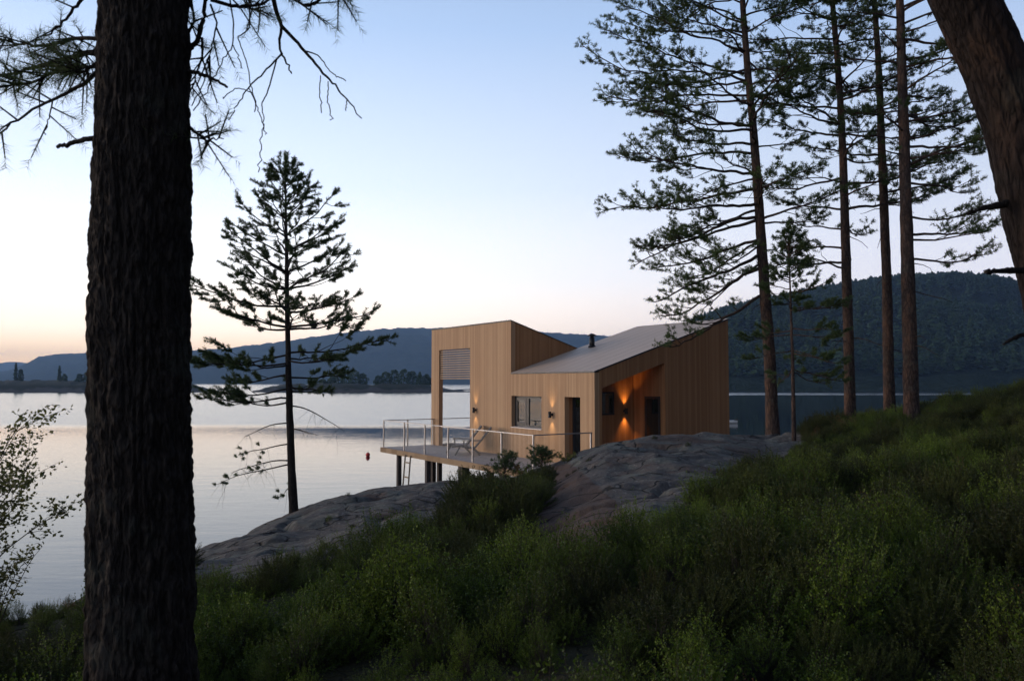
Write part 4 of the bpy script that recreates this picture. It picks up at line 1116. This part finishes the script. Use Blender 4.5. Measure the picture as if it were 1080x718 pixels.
# openings: window a 2.77-4.60 z 1.03-2.11, door a .70-1.525 z 0-2.12, frame opening a 7.5-10.03 z 0-3.9
zl, zh = Z0 - RT, Z1 - RT
wall_a(front, 0, W, [(0, .70, BASE, zl), (.70, 1.505, 2.12, zl), (1.505, 2.77, BASE, zl), (2.77, 4.60, BASE, 1.03), (2.77, 4.60, 2.11, zl), (4.60, AT, BASE, zl),
                     (AT, 7.50, BASE, zh), (7.50, 10.03, 3.90, zh), (10.03, LA, BASE, zh), (.70, 1.505, BASE, -.005), (7.50, 10.03, BASE, -.005)])
front.build('wall', M['larch'], cabin)
# side facade with the alcove (a = 0 .. W)
side = MB()
def roof_z(b): return Z0 + sl * b - RT
B0, B1, DEP = .294, 2.948, 1.51
def alc_z(b): return 2.41 + .305 * (b - B0)
def sl_piece(mb, b0, b1, f0, f1, a0=0.0, a1=W):
    bot = [(b0, a0, f0(b0)), (b1, a0, f0(b1)), (b1, a1, f0(b1)), (b0, a1, f0(b0))]
    top = [(b0, a0, f1(b0)), (b1, a0, f1(b1)), (b1, a1, f1(b1)), (b0, a1, f1(b0))]
    mb.hexa(bot, top)
lo = lambda b: BASE
sl_piece(side, W, B0, lo, roof_z); sl_piece(side, B0, B1, alc_z, roof_z); sl_piece(side, B1, LB, lo, roof_z)
side.build('wall', M['larch_red'], cabin)
# tall volume's wall towards the low roof, back walls, far end
def roof2_z(b): return Z1 - sl * b - RT
tw = MB()
sl_piece(tw, W, 3.0, lambda b: Z0 + sl * b + .002, roof2_z, AT, AT + W)
tw.build('wall', M['larch_red'], cabin)
bk = MB()
bk.box(LB - W, LB, W, AT, BASE, Z1 - sl * W - RT); bk.box(LB - W, LB, AT, LA, BASE, roof2_z(LB))
bk.build('wall', M['larch'], cabin, False)
en = MB()
sl_piece(en, W, LB - W, lo, roof2_z, 7.32, 7.5)          # wall closing the room towards the covered terrace
sl_piece(en, 4.2, LB - W, lo, roof2_z, LA - W, LA)       # short return at the far end
en.build('wall', M['larch'], cabin)
# floor and foundation
fl = MB(); fl.box(W, LB - W, W, LA - .02, BASE + .02, -.002); fl.build('floor_slab', M['deckwood'], cabin)
for a, bb in [(1.2, .6), (1.2, 5.2), (4.2, .6), (4.2, 5.2), (7.6, 1.0), (7.6, 5.2), (10.2, 1.2), (10.2, 5.2)]:
    fd = MB(); fd.box(bb - .1, bb + .1, a - .1, a + .1, -4.2, BASE); fd.build('foundation_post', M['post'], cabin)
fs = MB(); fs.box(.12, LB - .12, .12, .3, -2.4, BASE); fs.build('plinth', M['concrete'], cabin)
# roofs: a sheet on the low volume and one on the tall volume
def roof_sheet(a0, a1, f):
    mb = MB(); e = .015
    bot = [(-e, a0, f(-e)), (LB + e, a0, f(LB + e)), (LB + e, a1, f(LB + e)), (-e, a1, f(-e))]
    top = [(x, y, z + RT) for x, y, z in bot]
    mb.hexa(bot, top); n = len(mb.M[-1]); mb.M[-1] = np.array([1, 0, 1, 1, 1, 1])
    return mb
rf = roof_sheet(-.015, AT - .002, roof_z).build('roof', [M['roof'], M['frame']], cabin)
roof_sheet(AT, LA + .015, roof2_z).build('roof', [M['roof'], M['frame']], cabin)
sf = MB(); sl_piece(sf, W + .002, LB - W - .002, lambda b: roof2_z(b) - .22, lambda b: roof2_z(b) - .004, 7.502, LA - W - .002)
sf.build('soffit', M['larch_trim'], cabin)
ch = MB()
cb, ca = 3.05, 3.84; cz = Z0 + sl * cb
ch.tube([(cb, ca, cz - .05), (cb, ca, cz + .36)], [.1, .1], 20); ch.tube([(cb, ca, cz - .02), (cb, ca, cz + .05)], [.15, .13], 20)
ch.tube([(cb, ca, cz + .36), (cb, ca, cz + .40)], [.07, .07], 12); ch.tube([(cb, ca, cz + .40), (cb, ca, cz + .44), (cb, ca, cz + .50)], [.15, .15, .03], 20)
ch.build('chimney', M['black'], rf, True)
# slat screen in the upper half of the frame opening
ss = MB(); k = 0
zt = 3.86
while zt > 2.68:
    ss.box(.05, .085, 7.505, 10.025, zt - .05, zt); zt -= .092
ss.build('slat_screen', M['slat'], cabin)
# front window
wr = .15
wn = MB()
def frame_rect(mb, a0, a1, z0, z1, b0, b1, t):
    mb.box(b0, b1, a0, a0 + t, z0, z1); mb.box(b0, b1, a1 - t, a1, z0, z1); mb.box(b0, b1, a0 + t, a1 - t, z0, z0 + t); mb.box(b0, b1, a0 + t, a1 - t, z1 - t, z1)
frame_rect(wn, 2.773, 4.597, 1.033, 2.107, wr, wr + .06, .07)
wn.box(wr, wr + .06, 3.74, 3.86, 1.103, 2.037)
window = wn.build('window', M['frame'], cabin)
g = MB(); g.box(wr + .03, wr + .04, 2.843, 3.74, 1.103, 2.037); g.build('pane', M['glass'], window)
g = MB(); frame_rect(g, 3.86, 4.527, 1.103, 2.037, wr - .012, wr + .03, .10); g.build('sash', M['frame'], window)
g = MB(); g.box(wr + .01, wr + .02, 3.96, 4.427, 1.203, 1.937); g.build('pane', M['glass'], window)
g = MB(); g.hexa([(-.03, 2.76, 1.0), (wr, 2.76, 1.0), (wr, 4.61, 1.0), (-.03, 4.61, 1.0)], [(-.03, 2.76, 1.02), (wr, 2.76, 1.045), (wr, 4.61, 1.045), (-.03, 4.61, 1.02)]); g.build('sill', M['sill'], window)
rv = MB(); rv.box(W, W + .25, 4.60, 4.62, 1.03, 2.11)
# alcove lining; the front doorway opens into the alcove through its wall
al = MB()
sl_piece(al, W, B0, lo, alc_z, W, .70); sl_piece(al, W, B0, lambda b: 2.12, alc_z, .70, 1.505); sl_piece(al, W, B0, lo, alc_z, 1.505, DEP)
sl_piece(al, W, B1, lo, lambda b: alc_z(b) + .06, DEP, DEP + .1)
sl_piece(al, B1, B1 + .1, lo, lambda b: alc_z(b) + .06, W, DEP + .1)
al.build('alcove_wall', M['larch_red'], cabin)
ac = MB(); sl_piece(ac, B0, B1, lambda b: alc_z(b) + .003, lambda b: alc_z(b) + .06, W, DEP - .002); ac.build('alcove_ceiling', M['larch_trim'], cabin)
af = MB(); af.box(B0, B1, W, DEP, -.06, -.004); af.build('alcove_floor', M['deckwood'], cabin)
# entrance door on the alcove's back wall, seen through the doorway
dm = MB(); b0_, b1_ = .325, 1.22
dm.box(b0_, b0_ + .10, DEP - .05, DEP - .002, 0, 2.12); dm.box(b1_ - .10, b1_, DEP - .05, DEP - .002, 0, 2.12); dm.box(b0_ + .1, b1_ - .1, DEP - .05, DEP - .002, 2.02, 2.12); dm.box(b0_ + .1, b1_ - .1, DEP - .05, DEP - .002, 0, .09)
door = dm.build('door', M['frame'], cabin)
g = MB(); g.box(b0_ + .1, b1_ - .1, DEP - .03, DEP - .01, .09, 2.02); g.build('pane', M['glass'], door)
g = MB(); g.bar((1.17, DEP - .10, 1.0), (1.05, DEP - .10, 1.0), .02, .02); g.box(1.16, 1.18, DEP - .10, DEP - .05, .99, 1.01); g.build('handle', M['steel'], door)
# alcove window (back wall) and alcove door (side wall)
aw = MB(); z0, z1 = 1.5, 2.27
aw.box(1.36, 2.07, DEP - .03, DEP - .002, z0, z0 + .06); aw.box(1.36, 2.07, DEP - .03, DEP - .002, z1 - .06, z1); aw.box(1.36, 1.42, DEP - .03, DEP - .002, z0 + .06, z1 - .06); aw.box(2.01, 2.07, DEP - .03, DEP - .002, z0 + .06, z1 - .06)
awo = aw.build('window', M['frame'], cabin); awo['label'] = 'small dark alcove window'
g = MB(); g.box(1.42, 2.01, DEP - .016, DEP - .004, z0 + .06, z1 - .06); g.build('pane', M['glass'], awo)
ad = MB(); bb = B1 - .03
ad.box(bb, B1 - .002, .217, .30, 0, 2.12); ad.box(bb, B1 - .002, .85, .936, 0, 2.12); ad.box(bb, B1 - .002, .30, .85, 2.03, 2.12); ad.box(bb, B1 - .002, .30, .85, 0, .08)
ado = ad.build('door', M['frame'], cabin); ado['label'] = 'dark alcove door'
g = MB(); g.box(bb + .012, B1 - .004, .30, .85, .08, 2.03); g.build('pane', M['glass'], ado)

def c2w(b, a, z):
    c, s = math.cos(CROT), math.sin(CROT)
    return Vector((CORNER[0] + c * b - s * a, CORNER[1] + s * b + c * a, CORNER[2] + z))

# wall lamps: small black up-and-down lights
def wall_lamp(b, a, z, out, label, watt, col, first=[None]):
    """out: local unit (b,a) pointing away from the wall"""
    rz = CROT + math.atan2(out[1], out[0])
    if first[0] is None:
        root = empty('wall_lamp', (0, 0, 0))
        m = MB(); m.tube([(.0, 0, 0), (.016, 0, 0)], [.05, .05], 16); m.box(.016, .06, -.02, .02, -.03, .03); m.build('bracket', M['black'], root, True)
        m = MB(); m.tube([(.105, 0, -.10), (.105, 0, -.02), (.105, 0, .02), (.105, 0, .10)], [.055, .05, .05, .055], 20, cap=False)
        m.tube([(.105, 0, -.02), (.105, 0, .02)], [.049, .049], 20); m.build('housing', M['black'], root, True)
        m = MB(); m.tube([(.105, 0, .028), (.105, 0, .032)], [.045, .045], 20); m.build('lens', M['bulb'], root)
        m = MB(); m.tube([(.105, 0, -.032), (.105, 0, -.028)], [.045, .045], 20); m.build('lens', M['bulb'], root)
        first[0] = root
    else: root = copy_tree(first[0])
    root.location = c2w(b, a, z); root.rotation_euler = (0, 0, rz)
    tag(root, label, 'wall lamp', 'lit wall lamps on the cabin')
    for sgn, nm in ((1, 'light'), (-1, 'light')):
        ld = bpy.data.lights.new('wall_lamp_light', 'SPOT'); ld.energy = watt; ld.color = col; ld.spot_size = R(76); ld.spot_blend = 1.0; ld.shadow_soft_size = .03
        lo_ = bpy.data.objects.new('light', ld); COL.objects.link(lo_); lo_.parent = root
        lo_.location = (.105, 0, sgn * .11); lo_.rotation_euler = (R(180) if sgn > 0 else 0, 0, 0)
    return root
root0 = None
def make_lamps():
    # copies are made from the first lamp before its lights are added, so build the three bodies first
    wall_lamp(0, 7.05, 1.53, (-1, 0), 'small black wall lamp beside the tall framed opening, faintly glowing', 19.0, (1, .68, .34))
    wall_lamp(0, 2.17, 1.53, (-1, 0), 'small black wall lamp between the front window and doorway', 19.0, (1, .66, .32))
    wall_lamp(2.53, DEP, 1.62, (0, -1), 'small black wall lamp glowing orange inside the sheltered alcove', 52.0, (1, .43, .10))
_orig_copy = copy_tree
def copy_tree(o, parent=None):
    c = o.copy(); COL.objects.link(c)
    if parent is not None: c.parent = parent
    for ch_ in list(o.children):
        if ch_.type == 'LIGHT': continue
        copy_tree(ch_, c)
    return c
make_lamps()

# ------------------------------------------------------------------ deck, railing, ladder, loungers
deck = empty('deck', c2w(0, 0, 0), CROT, 'raised timber terrace in front of the cabin, standing on dark posts', 'deck')
DB = -2.3; DL = 10.5
m = MB()
bq = DB
while bq < -.02:
    m.box(bq, min(bq + .114, -.012), -.05, DL, -.035, 0); bq += .12
m.build('decking', M['deckwood'], deck)
m = MB(); m.box(DB - .05, DB - .002, -.05, DL + .05, -.19, -.004); m.build('beam', M['fascia'], deck)
m = MB(); m.box(DB, -.02, DL + .003, DL + .05, -.19, -.004); m.build('beam', M['fascia'], deck)
m = MB(); m.box(-1.25, -1.15, 0, DL, -.18, -.036); m.box(-.25, -.15, 0, DL, -.18, -.036); m.build('joist', M['fascia'], deck)
for a, bb, hw in [(9.16, DB + .12, .075), (6.75, DB + .12, .08), (7.7, -1.2, .075), (4.3, DB + .2, .14), (10.1, -.2, .08), (1.8, DB + .2, .12)]:
    m = MB(); p = c2w(bb, a, 0)
    m.box(bb - hw, bb + hw, a - hw, a + hw, min(float(ground(p.x, p.y)) - FLOOR - .3, -1.4), -.192 if bb < -1.9 else -.182); m.build('post', M['post'], deck)

rail = empty('railing', c2w(0, 0, 0), CROT, 'slim metal railing with clear glass panels round the terrace edge', 'railing')
RH = 1.08
rb = DB + .04
posts_f = [10.44, 8.55, 6.85, 5.1, 3.45, 1.72, .02]
for a in posts_f:
    m = MB(); m.box(rb - .02, rb + .02, a - .025, a + .025, 0, RH - .03); m.build('post', M['steel'], rail)
for a in posts_f[1:-1][:1] : pass
for bb in (-1.21, -.06):
    m = MB(); m.box(bb - .025, bb + .025, 10.42, 10.46, 0, RH - .03); m.build('post', M['steel'], rail)
m = MB(); m.box(-.16, -.11, 0.0, .04, 0, RH - .03); m.build('post', M['steel'], rail)
m = MB(); m.box(rb - .03, rb + .03, -.01, 10.47, RH - .03, RH); m.build('rail', M['steel'], rail)
m = MB(); m.box(rb + .031, 4.0, 10.41, 10.47, RH - .03, RH); m.build('rail', M['steel'], rail)
m = MB(); m.box(rb + .031, -.10, -.01, .05, RH - .03, RH); m.build('rail', M['steel'], rail)
for a1, a0 in zip(posts_f[:-1], posts_f[1:]):
    m = MB(); m.box(rb - .005, rb + .005, a0 + .05, a1 - .05, .07, RH - .05); m.build('glass_panel', M['clear'], rail)
for b0, b1, aa in [(rb + .06, -1.25, 10.44), (-1.17, -.1, 10.44), (rb + .06, -.2, .02)]:
    m = MB(); m.box(b0, b1, aa - .005, aa + .005, .07, RH - .05); m.build('glass_panel', M['clear'], rail)

# ladder leaning against the deck edge
lt, lb_ = c2w(DB - .09, 8.6, -.10), None
lad = empty('ladder', (0, 0, 0), 0, 'light wooden ladder leaning against the front edge of the terrace', 'ladder')
top = np.array(c2w(DB - .09, 7.95, -.12)); ax = np.array([-.55, .835, 0]); outd = np.array([-.835, -.55, 0])
gp = top + outd * .22; gz = float(ground(gp[0], gp[1])); gz = max(gz, -1.0)
bot = np.array([gp[0], gp[1], min(gz, .9)]) + ax * .15
base = (bot + 0)
lad.location = base
for s in (-1, 1):
    m = MB(); m.bar(bot + ax * s * .24 - base, top + ax * s * .22 - base, .045, .07); m.build('rail', M['ladder'], lad)
nr = 7
for k in range(nr):
    q = (k + .5) / nr; p = bot + (top - bot) * q - base
    m = MB(); m.bar(p - ax * .22, p + ax * .22, .03, .045); m.build('rung', M['ladder'], lad)

# loungers
def make_lounger():
    root = empty('deck_chair', (0, 0, 0))
    prof_seat = [(0.0, .30), (.30, .33), (.62, .26), (.80, .24)]
    prof_back = [(.80, .24), (1.02, .50), (1.24, .78), (1.40, .98)]
    def slats(prof, nm):
        m = MB(); P = np.array(prof)
        d = np.concatenate([[0], np.cumsum(np.hypot(*np.diff(P, axis=0).T))])
        for s in np.arange(.03, d[-1], .085):
            x, z = np.interp(s, d, P[:, 0]), np.interp(s, d, P[:, 1]); x2, z2 = np.interp(min(s + .065, d[-1]), d, P[:, 0]), np.interp(min(s + .065, d[-1]), d, P[:, 1])
            m.bar((x, 0, z + .02), (x2, 0, z2 + .02), .56, .018)
        o = m.build(nm, M['lounger'], root)
        return o
    slats(prof_seat, 'seat'); slats(prof_back, 'backrest')
    for y in (-.25, .25):
        m = MB(); P = prof_seat + prof_back[1:]
        for p, q in zip(P[:-1], P[1:]): m.bar((p[0], y, p[1]), (q[0], y, q[1]), .03, .05)
        m.build('side_rail', M['lounger'], root)
        m = MB(); m.bar((.12, y * 1.08, 0), (.30, y * 1.08, .32), .03, .045); m.build('leg', M['lounger'], root)
        m = MB(); m.bar((1.0, y * 1.08, 0), (.72, y * 1.08, .27), .03, .045); m.build('leg', M['lounger'], root)
        m = MB(); m.bar((.35, y * 1.2, .52), (1.0, y * 1.2, .50), .06, .022); m.bar((.42, y * 1.16, .30), (.42, y * 1.16, .51), .03, .04); m.build('armrest', M['lounger'], root)
    return root
l0 = make_lounger(); l0.location = c2w(-1.55, 6.1, 0); l0.rotation_euler = (0, 0, R(2))
tag(l0, 'grey slatted deck chair standing nearer to the railing', 'deck chair', 'deck chairs on the terrace')
l1 = copy_tree(l0); l1.location = c2w(-1.45, 6.95, 0); l1.rotation_euler = (0, 0, R(6))
tag(l1, 'grey slatted deck chair standing nearer to the lake end, half behind the other', 'deck chair', 'deck chairs on the terrace')

# buoy
bp = at(388, 477.5, 58.0)
bu = empty('buoy', (bp[0], 58.0, 0), 0, 'round red mooring buoy floating on the lake left of the terrace', 'buoy')
m = MB(); t = np.linspace(0, math.pi, 15); m.tube(np.stack([0 * t, 0 * t, .12 - .16 * np.cos(t)], -1), .16 * np.sin(t) + .002, 24); m.build('float', M['red'], bu, True)
m = MB(); a = np.linspace(0, 6.28, 17); m.tube(np.stack([.05 * np.cos(a), 0 * a, .32 + .05 * np.sin(a)], -1), .012, 6); m.build('ring', M['steel'], bu, True)

# small white boat beyond the cabin's right corner
bt = at(768, 446, 104.0)
boat = empty('boat', (bt[0] + .3, 104.0, 0), R(8), 'small white boat on the water, mostly hidden behind the right end of the cabin', 'boat')
m = MB(); n = 15; xs = np.linspace(-2.4, 1.1, n); V = []
for x in xs:
    w_ = .85 * math.sqrt(max(.02, 1 - max(0, (-x - .2) / 2.25) ** 2)); sh = .62 + .12 * max(0, -x / 2.4)
    V.append([(x, -w_, sh), (x, -w_ * .8, .1), (x, 0, -.12), (x, w_ * .8, .1), (x, w_, sh), (x, w_ * .88, sh + .01), (x, w_ * .7, .3), (x, 0, .26), (x, -w_ * .7, .3), (x, -w_ * .88, sh + .01)])
V = np.array(V); s_ = V.shape[1]; i = np.arange(n - 1)[:, None] * s_; j = np.arange(s_)[None]; kk = (j + 1) % s_
m.add(V.reshape(-1, 3), np.stack([i + j, i + kk, i + s_ + kk, i + s_ + j], -1).reshape(-1, 4)); m.F.append(np.array([list(range(s_)), list(range((n - 1) * s_, n * s_))[::-1]])); m.M.append(np.zeros(2))
m.build('hull', M['white'], boat)
m = MB(); m.bar((-.6, -.55, .95), (-.6, .55, .95), .03, .45); m.build('windscreen', M['clear'], boat)
m = MB(); m.box(1.1, 1.4, -.15, .15, .2, 1.0); m.build('outboard_motor', M['black'], boat)

boat.scale = (.7, .7, .6)

# ------------------------------------------------------------------ haze, sky, light, camera
def haze():
    mt = bpy.data.materials.new('evening_haze'); mt.use_nodes = True
    t = mt.node_tree; t.nodes.remove(t.nodes['Principled BSDF'])
    v = t.nodes.new('ShaderNodeVolumePrincipled'); v.inputs['Color'].default_value = (.39, .63, 1.0, 1); v.inputs['Density'].default_value = HAZE; v.inputs['Anisotropy'].default_value = 0.2
    t.links.new(v.outputs[0], t.nodes['Material Output'].inputs['Volume'])
    o = MB().box(-6500, 6000, -450, 7100, -6, 270).build('haze', mt); o['kind'] = 'stuff'
HAZE = .00019
haze()

w = bpy.data.worlds.new('World'); SC.world = w; w.use_nodes = True
t = NT(w.node_tree); bg = w.node_tree.nodes['Background']
SUN_AZ, SUN_EL = -62.0, 1.5            # degrees, 0 = straight ahead, negative = left
gen = t.n('ShaderNodeTexCoord').outputs['Generated']
sky = t.n('ShaderNodeTexSky', sky_type='NISHITA', sun_disc=False, sun_elevation=R(SUN_EL), sun_rotation=R(SUN_AZ), air_density=1.0, dust_density=.6, ozone_density=2.0)
sp = t.n('ShaderNodeSeparateXYZ', i_0=gen)
el = t.math('MAXIMUM', sp.outputs[2], 0.0)
dt = t.n('ShaderNodeVectorMath', operation='DOT_PRODUCT'); t.l(gen, dt.inputs[0]); dt.inputs[1].default_value = (math.sin(R(SUN_AZ)), math.cos(R(SUN_AZ)), 0)
glow = t.ramp(el, [(0.0, (2.9, 1.4, .5)), (.025, (2.6, 1.68, .78)), (.06, (1.85, 1.5, 1.14)), (.13, (1.2, 1.17, 1.12)), (.24, (.80, .90, 1.06)), (.42, lin(174, 199, 234)), (.75, lin(92, 112, 150)), (1.0, lin(66, 80, 112))])
sidec = t.ramp(el, [(0.0, (.95, .76, .72)), (.05, (.95, .83, .82)), (.12, (.84, .83, .91)), (.24, lin(199, 210, 230)), (.42, lin(156, 181, 218)), (.75, lin(86, 104, 140)), (1.0, lin(66, 80, 112))])
back = t.ramp(el, [(0.0, lin(66, 60, 60)), (.12, lin(76, 72, 76)), (.3, lin(78, 80, 92)), (.75, lin(68, 78, 104)), (1.0, lin(66, 80, 112))])
f1 = t.n('ShaderNodeMapRange', i_1=-.05, i_2=.8, i_3=0.0, i_4=1.0, interpolation_type='SMOOTHSTEP'); t.l(dt.outputs['Value'], f1.inputs[0])
f2 = t.n('ShaderNodeMapRange', i_1=-.8, i_2=-.1, i_3=0.0, i_4=1.0, interpolation_type='SMOOTHSTEP'); t.l(dt.outputs['Value'], f2.inputs[0])
c = t.mix(f2.outputs[0], back, t.mix(f1.outputs[0], sidec, glow))
sk = t.mix(1.0, sky.outputs[0], (.1, .1, .1), 'MULTIPLY')
c = t.mix(.12, c, sk)
t.l(c, bg.inputs['Color']); bg.inputs['Strength'].default_value = 1.45

sd = bpy.data.lights.new('sun', 'SUN'); sd.energy = 2.3; sd.angle = R(25); sd.color = (1, .78, .62)
so = bpy.data.objects.new('sun', sd); COL.objects.link(so)
e_, a_ = R(8), R(-84)
so.rotation_euler = Vector((-math.sin(a_) * math.cos(e_), -math.cos(a_) * math.cos(e_), -math.sin(e_))).to_track_quat('-Z', 'Y').to_euler()

cd = bpy.data.cameras.new('camera'); co_ = bpy.data.objects.new('camera', cd); COL.objects.link(co_)
co_.location = (0, 0, ZC); co_.rotation_euler = (R(90) + PITCH, 0, 0)
cd.sensor_width = 36; cd.lens = 36 * F_PX / 1080; cd.clip_start = .05; cd.clip_end = 20000
cd.dof.use_dof = True; cd.dof.focus_distance = 26; cd.dof.aperture_fstop = 7.1
SC.camera = co_
SC.view_settings.view_transform = 'Standard'; SC.view_settings.look = 'None'; SC.view_settings.gamma = 1; SC.view_settings.use_curve_mapping = False
SC.view_settings.exposure = 0.0
SC.render.engine = 'CYCLES'
SC.cycles.max_bounces = 8; SC.cycles.diffuse_bounces = 3; SC.cycles.glossy_bounces = 3; SC.cycles.transparent_max_bounces = 16; SC.cycles.volume_bounces = 0
SC.cycles.use_denoising = True
SC.cycles.sample_clamp_indirect = 4
